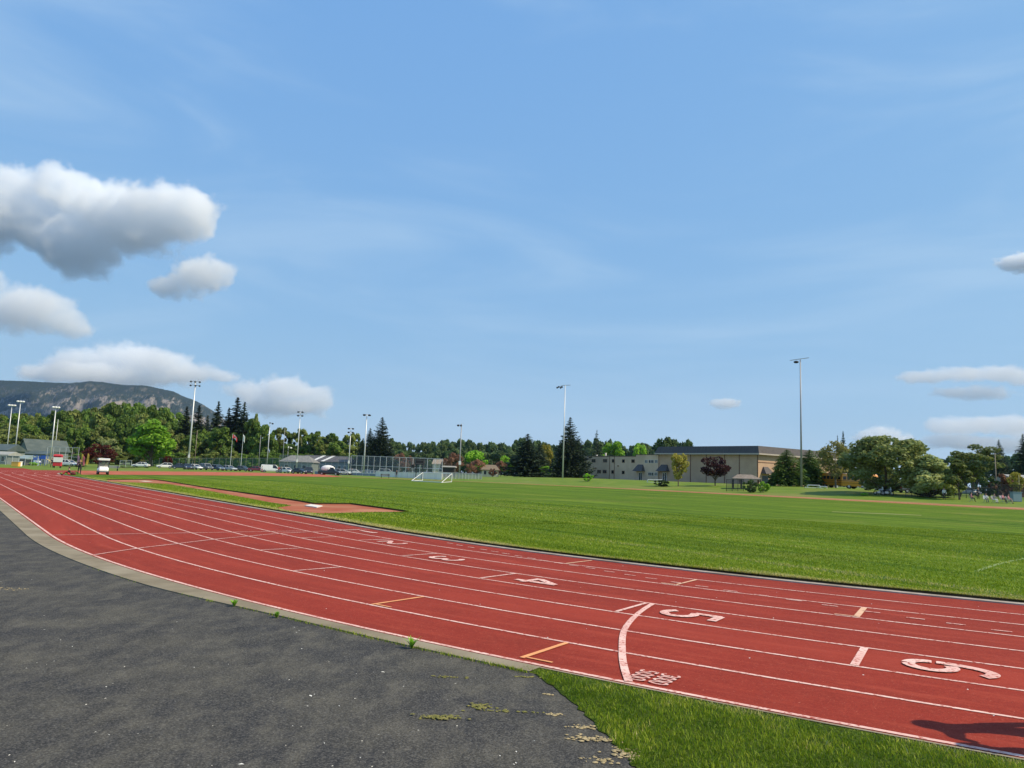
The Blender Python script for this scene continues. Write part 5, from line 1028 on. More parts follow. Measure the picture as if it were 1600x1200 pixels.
# soccer goals, goal frame, bench, benches
def tubes(name, segs, m, r, parent, loc=None): b = MB(); [b.tube(a, c, r, r, 8) for a, c in segs]; return b.build(name, m, parent, loc)
WPT = mat('white_painted_tube', (.8, .8, .78), .45)
def goal():
    a, c, d, e = gp(705.5, 753.3, .075), gp(690, 754.3, .075), gp(660, 751, .075), gp(653, 751.2, .075); zt = P(706, 740.5, a.y).z
    t = thing('soccer_goal', a, 'white portable soccer goal with slanted sides at the far side of the lawn', 'soccer goal'); up = Vector((0, 0, zt - .075)); A = Vector((0, 0, .05)); C_ = c - a; C_.z = .05; B_ = (d - a); B_.z = .05
    B2 = B_ + C_ * .9; B2.z = .05
    tubes('post', [(A, A + up)], WPT, .06, t); tubes('post', [(B_, B_ + up)], WPT, .06, t); tubes('crossbar', [(A + up, B_ + up)], WPT, .06, t)
    tubes('side_brace', [(A + up, C_), (A, C_)], WPT, .05, t); tubes('side_brace', [(B_ + up, B2), (B_, B2)], WPT, .05, t); tubes('ground_bar', [(C_, B2)], WPT, .05, t)
    b = MB(); b.add([A + up, B_ + up, B2, C_], [(0, 1, 2, 3)]); b.build('net', meshmat('white_net', (.7, .7, .7), .04), t)
goal()
def framegoal(px0, px1, yb, yt, D, label):
    a = P(px0, Hy(px0), D); c = P(px1, Hy(px1), D - 1); g = terr(a.x, a.y); a.z = g; h = P(px0, yt, D).z - g; t = thing('goal_frame', a, label, 'goal frame'); d = c - a; d.z = terr(c.x, c.y) - g
    for v in (Vector((0, 0, 0)), d): tubes('post', [(v, v + Vector((0, 0, h)))], WPT, .07, t)
    tubes('crossbar', [(Vector((0, 0, h)), d + Vector((0, 0, h)))], WPT, .07, t); bk = Vector((0, 1.6, .02)); tubes('back_frame', [(Vector((0, 0, h)), bk), (d + Vector((0, 0, h)), d + bk), (bk, d + bk)], WPT, .04, t)
framegoal(1012, 1035, 755, 749.5, 165, 'low white goal frame in front of the school entrance'); framegoal(1262, 1281, 767, 758, 140, 'left white goal frame near the foot of the very tall pole'); framegoal(1282, 1292, 767, 760, 139, 'right, smaller white goal frame near the very tall pole')
def bench(px, y, D, label, m, L=1.9):
    q = P(px, Hy(px), D); z = terr(q.x, q.y) if trk_off(q.x, q.y) > 9 else 0; t = thing('park_bench', (q.x, q.y, z), label, 'bench', None, .25); b = MB()
    for i in range(3): b.box(-L / 2, L / 2, -.25 + i * .17, -.11 + i * .17, .42, .46)
    b.build('seat', m, t); b = MB()
    for i in range(3): b.box(-L / 2, L / 2, .28, .31, .55 + i * .13, .65 + i * .13)
    b.build('backrest', m, t)
    for x in (-L / 2 + .2, L / 2 - .2): b = MB(); b.box(x - .04, x + .04, -.22, -.16, -.1, .42); b.box(x - .04, x + .04, .2, .27, -.1, .9); b.box(x - .04, x + .04, -.22, .27, .37, .42); b.build('leg', DRK, t)
bench(177.5, 731, 130, 'grey bench right of the golf cart', GALD); bench(602.5, 742, 165, 'dark grey bench in front of the low board wall', mat('bench_grey', (.12, .12, .12), .7), 2.0)
q = gp(26, 732, .0); 
def bin_(px, D, label, m, w, h, nm='storage_box', cat='box', rz=0):
    q = P(px, Hy(px), D); z = terr(q.x, q.y); t = thing(nm, (q.x, q.y, z), label, cat, None, rz); b = MB(); b.box(-w / 2, w / 2, -.35, .35, 0, h); o = b.build('body', m, t); bm = bmesh.new(); bm.from_mesh(o.data); bmesh.ops.bevel(bm, geom=bm.edges[:], offset=.05, segments=2, affect='EDGES'); bm.to_mesh(o.data); bm.free(); b = MB(); b.box(-w / 2 - .04, w / 2 + .04, -.39, .39, h + .002, h + .09); b.build('lid', m, t); return t
bin_(26.5, 137, 'low yellow box left of the hedges at far left', mat('yellow_plastic', (.75, .42, .08), .5), 1.3, .75); bin_(33, 139, 'narrow white bin touching the yellow box', WHT, .4, .85, 'waste_bin', 'bin')
bin_(1587, 106, 'pale blue-grey bin by the fence at right', mat('blue_grey_plastic', (.22, .3, .34), .5), 1.3, 1.3, 'waste_bin', 'bin')

# red booth, playground, feather flags
def booth():
    D = 140; q = P(91, Hy(91), D); z = terr(q.x, q.y); t = thing('red_booth', (q.x, q.y, z), 'red booth with a wide white panel beside the hedges at left', 'booth', None, .2); k = D / F; zt = P(91, 710, D).z - z
    R1 = mat('booth_red', (.55, .03, .04), .6); b = MB(); b.box(-.65, .65, -.4, .4, .35, zt - .25); b.build('body', R1, t); b = MB(); b.add([(-.75, -.55, zt - .25), (.75, -.55, zt - .25), (.75, .5, zt - .25), (-.75, .5, zt - .25), (-.6, -.1, zt), (.6, -.1, zt)], [(0, 1, 5, 4), (2, 3, 4, 5), (1, 2, 5), (3, 0, 4), (0, 3, 2, 1)]); b.build('roof', R1, t)
    b = MB(); b.box(-.62, .95, -.47, -.403, zt * .43, zt * .78); b.build('white_panel', WHT, t)
    for x in (-.55, .55): b = MB(); b.box(x - .05, x + .05, -.3, .3, -.1, .35); b.build('leg', DRK, t)
booth()
def playground():
    D = 168; q = P(64, Hy(64), D); z = terr(q.x, q.y); t = thing('playground_tower', (q.x, q.y, z), 'blue playground climber with a pale slide behind the hedges', 'playground', None, .1); BL = mat('play_blue', (.02, .09, .45), .4); k = D / F; zt = P(64, 711, D).z - z
    for x in (-1.3, -.55, .35, 1.2):
        b = MB(); b.tube((x, -.5, -.1), (x, -.5, zt), .06, .06, 8); b.tube((x, .5, -.1), (x, .5, zt), .06, .06, 8); b.build('post', BL, t)
    b = MB(); b.box(-1.35, -.5, -.55, .55, 1.05, 1.15); b.box(.3, 1.25, -.55, .55, 1.3, 1.4); b.build('deck', GALD, t); b = MB(); b.box(-1.3, -.6, -.56, -.5, 1.2, 1.75); b.box(.35, 1.2, -.56, -.5, 1.45, zt - .1); b.box(-.5, .3, -.52, -.48, 1.5, 1.9); b.build('side_panel', BL, t)
    b = MB(); pts = [(1.25, 1.4), (1.8, 1.2), (2.4, .65), (3.0, .3), (3.3, .28)]
    for i in range(4): 
        for s in (-.28, .28): b.tube((pts[i][0], s, pts[i][1] + .1), (pts[i + 1][0], s, pts[i + 1][1] + .1), .05, .05, 6)
        b.add([(pts[i][0], -.28, pts[i][1]), (pts[i + 1][0], -.28, pts[i + 1][1]), (pts[i + 1][0], .28, pts[i + 1][1]), (pts[i][0], .28, pts[i][1])], [(0, 1, 2, 3)])
    b.build('slide', mat('slide_tan', (.62, .5, .25), .4), t); b = MB(); b.box(-.95, -.7, -1.1, -.9, 0, 1.1); b.box(-.2, .1, -.9, -.7, 0, .9); b.build('step_panel', mat('play_pale_blue', (.35, .5, .65), .5), t)
playground()
def feather(px, y, D, m, label, lean=0):
    q = P(px, Hy(px), D); z = terr(q.x, q.y); h = P(px, y, D).z - z; t = thing('feather_banner', (q.x, q.y, z), label, 'banner'); tubes('banner_pole', [((0, 0, -.1), (lean * .3, 0, h))], DRK, .02, t); b = MB(); w = .42; n = 8
    for i in range(n + 1): f = i / n; zz = h * (.3 + .68 * f); ww = w * (1 if f < .7 else math.sqrt(max(.02, 1 - ((f - .7) / .32) ** 2))); b.v += [(lean * .3 * (.3 + .7 * f), 0, zz), (lean * .3 * (.3 + .7 * f) + ww, .05 * math.sin(f * 7), zz)]
    b.f = [(2 * i, 2 * i + 1, 2 * i + 3, 2 * i + 2) for i in range(n)]; b.build('banner_cloth', m, t)
PK = mat('banner_pink', (.55, .13, .16), .7); YW = mat('banner_yellow', (.6, .42, .06), .7); PU = mat('banner_lilac', (.42, .22, .3), .7)
feather(121, 711, 132, PU, 'lilac feather banner directly behind the standing person'); feather(126, 709, 133, YW, 'tall yellow feather banner right of the lilac one', .5); feather(129.5, 712, 131, PK, 'pink feather banner between two yellow ones'); feather(134, 708, 134, YW, 'yellow feather banner nearest the maroon maple', .9)

# motorbikes parked at right
def bike(px, D, hd, label, cm):
    q = P(px, Hy(px), D); z = terr(q.x, q.y); t = thing('motorbike', (q.x, q.y, z), label, 'motorbike', None, math.radians(hd)); 
    for x in (-.72, .72):
        b = MB(); n = 18
        for i in range(n): a0, a1 = 2 * math.pi * i / n, 2 * math.pi * (i + 1) / n; b.tube((x + .29 * math.cos(a0), 0, .32 + .29 * math.sin(a0)), (x + .29 * math.cos(a1), 0, .32 + .29 * math.sin(a1)), .055, .055, 6)
        o = b.build('wheel', RUB, t); r = MB(); r.wheel((x, 0, .32), .08, .12); [r.tube((x, 0, .32), (x + .27 * math.cos(k), 0, .32 + .27 * math.sin(k)), .012) for k in np.arange(0, 6.28, .785)]; r.build('rim', RIM, o)
    b = MB(); b.blob((.15, 0, .82), (.34, .17, .16), 12, 7); b.build('fuel_tank', cm, t); b = MB(); b.blob((-.38, 0, .78), (.42, .15, .08), 10, 6); b.build('seat', RUB, t)
    b = MB(); b.box(-.25, .28, -.18, .18, .3, .62); b.tube((-.1, .17, .35), (-.85, .2, .38), .05); b.build('engine', RIM, t); b = MB(); b.tube((.72, .1, .32), (.42, .1, 1.0), .03); b.tube((.72, -.1, .32), (.42, -.1, 1.0), .03); b.tube((-.72, .0, .32), (-.1, 0, .6), .04); b.tube((.4, -.36, 1.06), (.42, .36, 1.06), .02); b.build('frame', RIM, t)
    b = MB(); b.blob((.6, 0, .92), (.1, .11, .11), 8, 6); b.build('headlight', HLT, t); b = MB(); b.blob((.55, 0, 1.15), (.05, .2, .18), 8, 5); b.build('windshield', WHT, t)
bike(1374, 120, -60, 'silver motorbike left of the other under the big round tree', SV); bike(1386, 119, -50, 'second motorbike from the bus, turned away under the big round tree', GY)

# ---------------------------------------------------------------- people
SK = mat('skin', (.48, .27, .19), .6)
def person(base, rz, label, shirt, trousers, pose='stand', h=1.72, hair=(.03, .02, .015), cap=None, shoes=None, group=None, hat=None):
    """one continuous body grown from a jointed skeleton; pose gives joint positions in metres for a 1.72 m figure"""
    t = thing('person', base, label, 'person', group, rz)
    if pose == 'stand': J = dict(pel=(0, 0, .95), ch=(0, 0, 1.28), nk=(0, 0, 1.47), hd=(0, .02, 1.6), sl=(-.19, 0, 1.40), sr=(.19, 0, 1.40), el=(-.26, .02, 1.12), er=(.26, .02, 1.12), wl=(-.25, .12, .88), wr=(.25, .12, .88), hl=(-.10, 0, .9), hr=(.10, 0, .9), kl=(-.12, .02, .5), kr=(.13, .02, .5), al=(-.13, -.02, .09), ar=(.15, -.02, .09), tl=(-.14, .15, .04), tr=(.17, .15, .04))
    if pose == 'phone': J = dict(pel=(0, 0, .95), ch=(0, 0, 1.28), nk=(0, .01, 1.47), hd=(0, .06, 1.58), sl=(-.19, 0, 1.40), sr=(.19, 0, 1.40), el=(-.27, .06, 1.13), er=(.27, .06, 1.13), wl=(-.09, .30, 1.22), wr=(.09, .30, 1.22), hl=(-.10, 0, .9), hr=(.10, 0, .9), kl=(-.12, .03, .5), kr=(.13, -.01, .5), al=(-.13, .0, .09), ar=(.16, -.05, .09), tl=(-.14, .16, .04), tr=(.19, .12, .04))
    if pose == 'akimbo': J = dict(pel=(0, 0, .95), ch=(0, 0, 1.28), nk=(0, 0, 1.47), hd=(0, .03, 1.6), sl=(-.20, 0, 1.40), sr=(.20, 0, 1.40), el=(-.43, -.05, 1.16), er=(.40, .10, 1.30), wl=(-.17, .08, 1.0), wr=(.20, .28, 1.5), hl=(-.10, 0, .9), hr=(.10, 0, .9), kl=(-.12, .02, .5), kr=(.13, .02, .5), al=(-.13, -.02, .09), ar=(.15, -.02, .09), tl=(-.14, .15, .04), tr=(.17, .15, .04))
    if pose == 'sit': J = dict(pel=(0, 0, .12), ch=(0, .06, .44), nk=(0, .10, .62), hd=(0, .14, .76), sl=(-.18, .08, .56), sr=(.18, .08, .56), el=(-.24, .2, .34), er=(.24, .2, .34), wl=(-.12, .38, .36), wr=(.12, .38, .36), hl=(-.10, .02, .12), hr=(.10, .02, .12), kl=(-.14, .42, .42), kr=(.14, .42, .42), al=(-.13, .72, .1), ar=(.14, .66, .1), tl=(-.13, .88, .06), tr=(.15, .82, .06))
    if pose == 'chair': J = dict(pel=(0, 0, .5), ch=(0, -.02, .84), nk=(0, .0, 1.02), hd=(0, .04, 1.15), sl=(-.19, 0, .95), sr=(.19, 0, .95), el=(-.25, .1, .7), er=(.25, .1, .7), wl=(-.14, .33, .66), wr=(.14, .33, .66), hl=(-.10, .0, .49), hr=(.10, .0, .49), kl=(-.12, .42, .5), kr=(.12, .42, .5), al=(-.12, .46, .09), ar=(.13, .46, .09), tl=(-.12, .62, .04), tr=(.14, .62, .04))
    R = dict(pel=.155, ch=.165, nk=.062, hd=.10, sl=.075, sr=.075, el=.047, er=.047, wl=.032, wr=.032, hl=.10, hr=.10, kl=.066, kr=.066, al=.045, ar=.045, tl=.04, tr=.04)
    E_ = [('pel', 'ch'), ('ch', 'nk'), ('nk', 'hd'), ('ch', 'sl'), ('ch', 'sr'), ('sl', 'el'), ('sr', 'er'), ('el', 'wl'), ('er', 'wr'), ('pel', 'hl'), ('pel', 'hr'), ('hl', 'kl'), ('hr', 'kr'), ('kl', 'al'), ('kr', 'ar'), ('al', 'tl'), ('ar', 'tr')]
    V = [Vector(J[k]) for k in J]; K = list(J); rr = [R[k] for k in K]; ed = [(K.index(a), K.index(b)) for a, b in E_]
    hv = Vector(J['hd']); V.append(hv + Vector((0, .01, .10))); rr.append(.085); ed.append((K.index('hd'), len(V) - 1))
    for s_, w_, e_ in ((-1, 'wl', 'el'), (1, 'wr', 'er')):
        w = Vector(J[w_]); d = (w - Vector(J[e_])).normalized(); pm_ = w + d * .07; V.append(pm_); rr.append(.034); pi = len(V) - 1; ed.append((K.index(w_), pi)); sd = d.cross(Vector((0, 0, 1))); sd = sd.normalized() if sd.length > .1 else Vector((1, 0, 0))
        for i, (o, L_) in enumerate(((-.027, .055), (-.009, .066), (.009, .062), (.027, .048))):
            V.append(pm_ + sd * o + d * .035); rr.append(.0095); ed.append((pi, len(V) - 1)); V.append(pm_ + sd * o * 1.15 + d * (.035 + L_ * .6) + Vector((0, .012, -.008))); rr.append(.0085); ed.append((len(V) - 2, len(V) - 1))
        V.append(w + d * .05 - sd * .05 * s_ + Vector((0, .02, 0))); rr.append(.011); ed.append((pi, len(V) - 1))
    k = h / 1.72; me = bpy.data.meshes.new('body'); me.from_pydata([v * k for v in V], ed, []); o = bpy.data.objects.new('body', me); COL.objects.link(o)
    md = o.modifiers.new('s', 'SKIN'); md.use_smooth_shade = True; md.branch_smoothing = .5
    for i, v in enumerate(me.skin_vertices[0].data): v.radius = (rr[i] * k, rr[i] * k * (.72 if i < 2 else 1)); v.use_root = (i == 0)
    o.modifiers.new('u', 'SUBSURF').levels = 2
    dg = bpy.context.evaluated_depsgraph_get(); dg.update(); ev = o.evaluated_get(dg); m2 = bpy.data.meshes.new_from_object(ev); bpy.data.objects.remove(o); m2.name = 'body'
    for mm in (SK, shirt, trousers, shoes or RUB): m2.materials.append(mm)
    Jk = {a: Vector(c) * k for a, c in J.items()}
    def seg(p, a, c): d = c - a; f = max(0, min(1, (p - a).dot(d) / d.length_squared)); return (p - a - d * f).length, f
    for p in m2.polygons:
        c = p.center; best = min(((seg(c, Jk[a], Jk[b_]), (a, b_)) for a, b_ in E_), key=lambda x: x[0][0]); (dist, f), e = best
        if e in (('pel', 'ch'), ('ch', 'sl'), ('ch', 'sr'), ('sl', 'el'), ('sr', 'er')): mi = 1 if not (e == ('pel', 'ch') and f < .12) else 2
        elif e == ('ch', 'nk'): mi = 1 if f < .6 else 0
        elif e in (('el', 'wl'), ('er', 'wr')): mi = 1 if f < .93 else 0
        elif e in (('pel', 'hl'), ('pel', 'hr'), ('hl', 'kl'), ('hr', 'kr')): mi = 2
        elif e in (('kl', 'al'), ('kr', 'ar')): mi = 2 if f < .9 else 3
        elif e in (('al', 'tl'), ('ar', 'tr')): mi = 3
        else: mi = 0
        p.material_index = mi; p.use_smooth = True
    bo = bpy.data.objects.new('body', m2); COL.objects.link(bo); bo.parent = t
    H0 = Jk['hd'] + Vector((0, .0, .05 * k)); b = MB(); b.blob((H0.x, H0.y - .03 * k, H0.z + .03 * k), (.096 * k, .105 * k, .115 * k), 14, 9); ho = b.build('hair', mat('hair', hair, .8), t, smooth=True)
    bm = bmesh.new(); bm.from_mesh(ho.data); bmesh.ops.delete(bm, geom=[v for v in bm.verts if v.co.y > H0.y + .035 * k and v.co.z < H0.z + .05 * k], context='VERTS'); bm.to_mesh(ho.data); bm.free()
    f = MB(); f.blob((H0.x, H0.y + .095 * k, H0.z - .015 * k), (.014, .02, .022), 6, 5); 
    for s in (-1, 1): f.blob((s * .088 * k, H0.y, H0.z - .01), (.012, .022, .03), 6, 5)
    f.build('face_features', SK, t); f = MB()
    for s in (-1, 1): f.blob((s * .034, H0.y + .083 * k, H0.z + .012), (.012, .008, .008), 6, 5)
    f.blob((0, H0.y + .083 * k, H0.z - .055), (.024, .008, .006), 6, 5); f.build('eyes_and_mouth', DRK, t)
    if cap:
        b = MB(); b.blob((0, H0.y - .005, H0.z + .055 * k), (.112 * k, .122 * k, .10 * k), 14, 8); b.add([(-.08, H0.y + .08, H0.z + .06), (.08, H0.y + .08, H0.z + .06), (.065, H0.y + .21, H0.z + .045), (-.065, H0.y + .21, H0.z + .045), (-.08, H0.y + .08, H0.z + .05), (.08, H0.y + .08, H0.z + .05), (.065, H0.y + .21, H0.z + .035), (-.065, H0.y + .21, H0.z + .035)], [(0, 1, 2, 3), (7, 6, 5, 4), (3, 2, 6, 7), (0, 3, 7, 4), (1, 5, 6, 2)]); b.build('cap', cap, t, smooth=False)
    return t
def cloth(n, c): return mat(n, c, .85)
KB = cloth('black_cloth', (.02, .02, .025)); NB = cloth('navy_cloth', (.025, .035, .07)); GYC = cloth('grey_cloth', (.2, .2, .21)); PKC = cloth('pink_cloth', (.6, .25, .3)); WHC = cloth('white_cloth', (.75, .74, .72)); RDC = cloth('red_cloth', (.5, .04, .05)); JN = cloth('jeans', (.05, .07, .13)); TNC = cloth('tan_cloth', (.4, .32, .22))
g_ = gp(123.5, 742.2, .02); person((g_.x, g_.y, .075), math.radians(200), 'person in dark clothes standing at the track edge looking down at their hands', KB, KB, 'phone', 1.7)
g_ = gp(109, 742.8, .02); person((g_.x, g_.y, .012), math.radians(110), 'person in pale shorts and dark top sitting on the track with legs stretched', KB, RDC, 'sit', 1.7); g_ = gp(114, 743.1, .02)
b = MB(); b.blob((0, 0, .2), (.3, .2, .2), 12, 7); o = b.build('duffel_bag', cloth('dark_red_bag', (.12, .02, .02)), None, (g_.x, g_.y, .012)); tag(o, 'dark red bag on the track between the sitting and the standing person', 'bag')
def pat(px, D, pose, label, sh, tr, rz=3.3, h=1.7, cap=None, zoff=0):
    q = P(px, Hy(px), D); return person((q.x, q.y, terr(q.x, q.y) + zoff), rz, label, sh, tr, pose, h, cap=cap)
pat(82.3, 141, 'stand', 'person in dark clothes standing left of the red booth', NB, KB, 3.6, 1.75)
pat(436, 194, 'stand', 'person in a red top walking left of a companion by the white hatchback', RDC, KB, 3.4); pat(440, 194, 'stand', 'person in a grey top right of the red-topped companion', GYC, JN, 3.0)
pat(620, 173, 'stand', 'person in black standing by the low board wall', KB, KB, 3.1, 1.7); pat(523, 200, 'stand', 'person in white shirt right of the black pickup', WHC, KB, 3.1); pat(550, 196, 'phone', 'person in dark top behind the low chain-link fence', NB, JN, 3.1); pat(410, 198, 'stand', 'person in white standing at the maroon car', WHC, RDC, 3.1, 1.6)
def folding_chair(px, D, rz, label, m):
    q = P(px, Hy(px), D); t = thing('folding_chair', (q.x, q.y, terr(q.x, q.y)), label, 'folding chair', None, rz); b = MB(); b.box(-.25, .25, -.2, .25, .42, .45); b.build('seat', m, t); b = MB(); b.add([(-.25, -.2, .5), (.25, -.2, .5), (.25, -.34, .95), (-.25, -.34, .95), (-.25, -.22, .5), (.25, -.22, .5), (.25, -.36, .95), (-.25, -.36, .95)], [(0, 1, 2, 3), (7, 6, 5, 4), (3, 2, 6, 7), (0, 4, 5, 1), (0, 3, 7, 4), (1, 5, 6, 2)]); b.build('backrest', m, t)
    for s in (-1, 1): b = MB(); b.tube((s * .25, .28, 0), (s * .25, -.34, .95), .015); b.tube((s * .25, -.25, 0), (s * .25, .25, .44), .015); b.build('leg', GALD, t)
for i, (px, D, pose, lb, sh, tr, ch_) in enumerate(((1540, 104, 'chair', 'spectator in white leaning left of the others at right', WHC, GYC, 'white folding chair under the white-clad spectator'), (1553, 103, 'chair', 'spectator in pale top beside the one in white', GYC, WHC, 'grey folding chair under the pale-topped spectator'), (1566, 104, 'chair', 'spectator in a pink top seated in the middle', PKC, KB, 'folding chair under the spectator in pink'), (1575, 102, 'chair', 'spectator with pink top and tan trousers seated right', PKC, TNC, 'folding chair under the spectator with tan trousers'), (1517, 106, 'chair', 'spectator in pink seated alone left of the utility pole', PKC, KB, 'folding chair under the lone spectator in pink'))):
    pat(px, D, pose, lb, sh, tr, 3.0 + .3 * i); folding_chair(px, D, 3.0 + .3 * i, ch_, WHT if i == 0 else GALD)
pat(1475, 110, 'stand', 'person in white shirt standing behind the railing at right', WHC, KB, 3.2); pat(1528, 112, 'stand', 'person in dark clothes standing behind the seated spectators', NB, KB, 3.2) 
# two people standing just right of the frame, whose shadows fall across the outer lane
sh_ = Vector((sd_.x, sd_.y, 0)).normalized(); kk = 1 / math.tan(SUN_EL)
person(tuple(Vector((3.42, 6.24, .012)) + sh_ * 1.75 * kk), math.radians(200), 'person in a cap with one arm raised, just outside the right edge', NB, JN, 'akimbo', 1.74, cap=KB)
person(tuple(Vector((3.50, 5.72, .012)) + sh_ * 1.65 * kk), math.radians(180), 'person standing nearest, just outside the right edge', GYC, JN, 'stand', 1.68)

# ---------------------------------------------------------------- grass blades, weeds, litter
def grassmat(name, cols):
    m = bpy.data.materials.new(name); m.use_nodes = True; t = m.node_tree; b = t.nodes['Principled BSDF']; b.inputs['Roughness'].default_value = .55; b.inputs['Specular IOR Level'].default_value = .2
    at = t.nodes.new('ShaderNodeAttribute'); at.attribute_name = 'tint'; cr_ = t.nodes.new('ShaderNodeValToRGB'); e = cr_.color_ramp.elements
    while len(e) < len(cols): e.new(.5)
    for i, (p, c) in enumerate(cols): e[i].position = p; e[i].color = (*c, 1)
    t.links.new(at.outputs['Fac'], cr_.inputs[0]); t.links.new(cr_.outputs[0], b.inputs['Base Color'])
    tl = t.nodes.new('ShaderNodeBsdfTranslucent'); t.links.new(cr_.outputs[0], tl.inputs[0]); ms = t.nodes.new('ShaderNodeMixShader'); ms.inputs[0].default_value = .3
    t.links.new(b.outputs[0], ms.inputs[1]); t.links.new(tl.outputs[0], ms.inputs[2]); t.links.new(ms.outputs[0], t.nodes['Material Output'].inputs[0]); return m
GM = grassmat('grass_blades', [(0, (.065, .12, .006)), (.35, (.165, .255, .010)), (.7, (.29, .37, .022)), (.88, (.42, .43, .07)), (1, (.55, .5, .2))])
def blades(name, XY, Z, hgt, wid, rng, m, tintbase, lean=.5, seglean=.5):
    n = len(XY); az = rng.uniform(0, 2 * np.pi, n); h = hgt * rng.uniform(.5, 1.3, n); w = wid * rng.uniform(.6, 1.3, n)
    ld = rng.uniform(0, 2 * np.pi, n); lm = h * lean * rng.uniform(.1, 1.2, n)
    a = np.stack([np.cos(az) * w / 2, np.sin(az) * w / 2, np.zeros(n)], 1); B = np.stack([XY[:, 0], XY[:, 1], Z], 1)
    M = B + np.stack([np.cos(ld) * lm * .35, np.sin(ld) * lm * .35, h * .6], 1); T = B + np.stack([np.cos(ld) * lm, np.sin(ld) * lm, h], 1)
    V = np.stack([B - a, B + a, M + a * .8, M - a * .8, T], 1).reshape(-1, 3); i = np.arange(n) * 5
    q = np.stack([i, i + 1, i + 2, i + 3], 1); tr = np.stack([i + 3, i + 2, i + 4], 1)
    me = bpy.data.meshes.new(name); me.vertices.add(n * 5); me.vertices.foreach_set('co', V.astype(np.float32).ravel())
    li = np.concatenate([q.ravel(), tr.ravel()]).astype(np.int32); me.loops.add(len(li)); me.loops.foreach_set('vertex_index', li); me.polygons.add(2 * n)
    ls = np.concatenate([np.arange(n) * 4, n * 4 + np.arange(n) * 3]).astype(np.int32); me.polygons.foreach_set('loop_start', ls); me.update(calc_edges=True)
    at = me.attributes.new('tint', 'FLOAT', 'POINT'); tv = np.clip(tintbase + rng.normal(size=n) * .16, 0, 1); at.data.foreach_set('value', np.repeat(tv, 5).astype(np.float32)); return link(name, me, m)
rng = np.random.default_rng(4)
def mow(X, Y): q = X * NX.x + Y * NX.y; a = X * EX.x + Y * EX.y; nn = np.array([noise.noise(Vector((x * .75, y * .02, 2))) for x, y in zip(q, a)]); return .13 * np.sin(q / .95 * 6.283 + 2.5 * nn) * np.clip(.4 + 2 * nn, 0, 1) + .42 * nn
def noise2(X, Y, s, seed=0): return np.array([noise.noise(Vector((x * s, y * s, seed))) for x, y in zip(X, Y)])
VX = np.array([v.x for v in VB]); VY = np.array([v.y for v in VB])
def in_verge(X, Y):
    d = np.hypot(X - CX, Y - CY) - R0; bx = np.interp(Y, VY[::-1], VX[::-1]); return (d > 8.66) & (X > bx + .01)
N = 150000; X = rng.uniform(.2, 7.5, N); Y = rng.uniform(3.2, 7.7, N); k = in_verge(X, Y); X, Y = X[k], Y[k]
dist = np.hypot(X, Y); k = rng.uniform(size=len(X)) < np.clip(1.5 - dist / 9, .3, 1); X, Y = X[k], Y[k]
lg = noise2(X, Y, 1.3) ; l2 = noise2(X, Y, 4., 3); edge = np.hypot(X - CX, Y - CY) - R0 - 8.66
o = blades('verge_grass', np.stack([X, Y], 1), np.full(len(X), .008), .037 * (1 + .5 * lg) * np.clip(.45 + edge * 2, .45, 1), .0060, rng, GM, .40 + .5 * lg + .35 * l2 + np.clip(.25 - edge, 0, .25) * 1.3, .9); tag(o, 'short green grass of the verge between the asphalt and the outer lane', 'grass', kind='stuff')
# lawn blades along the inside of the track and out across the near lawn
def bandpts(n, t0, t1, o0, o1, pw=1.6):
    th = rng.uniform(t0, t1, n); of = o0 + (o1 - o0) * rng.uniform(0, 1, n) ** pw; R = R0 + of; t = np.radians(th)
    X = CX - EX.x * np.sin(t) * R - NX.x * np.cos(t) * R; Y = CY - EX.y * np.sin(t) * R - NX.y * np.cos(t) * R; return X, Y, of
X, Y, of = bandpts(190000, -2, 36, -.30, -24, 2.2); l = noise2(X, Y, .35); l2 = noise2(X, Y, 1.1, 5)
o = blades('lawn_grass', np.stack([X, Y], 1), np.full(len(X), LZ - .004), .036 * (1 + .35 * l), .016, rng, GM, .50 + .16 * l + .12 * l2 + mow(X, Y) + np.clip(.9 + of, 0, .6) * .7 + .1 * np.clip(1 + of / 6, 0, 1), 1.0); tag(o, 'rougher grass along the inside edge of the lawn', 'grass', kind='stuff')
n = 110000; a = 62 * rng.uniform(0, 1, n) ** 1.4; of = -.36 - 21 * rng.uniform(0, 1, n) ** 2.3; X = CX + EX.x * a - NX.x * (R0 + of); Y = CY + EX.y * a - NX.y * (R0 + of)
rwx = [(p.x, p.y) for p in rp_]
def inpoly(X, Y, pl):
    c = np.zeros(len(X), bool); j = len(pl) - 1
    for i in range(len(pl)):
        xi, yi = pl[i]; xj, yj = pl[j]; c ^= ((yi > Y) != (yj > Y)) & (X < (xj - xi) * (Y - yi) / (yj - yi + 1e-12) + xi); j = i
    return c
k = ~inpoly(X, Y, rwx); X, Y, of = X[k], Y[k], of[k]; l = noise2(X, Y, .3)
o = blades('lawn_grass', np.stack([X, Y], 1), np.full(len(X), LZ - .004), .04 * (1 + .35 * l), .03, rng, GM, .50 + .15 * l + mow(X, Y) + .15 * np.clip(1 + of / 6, 0, 1) + np.clip(1 + of, 0, .6) * .35, 1.0); tag(o, 'dry-tipped grass strip between the straight lanes and the jump runway', 'grass', kind='stuff')
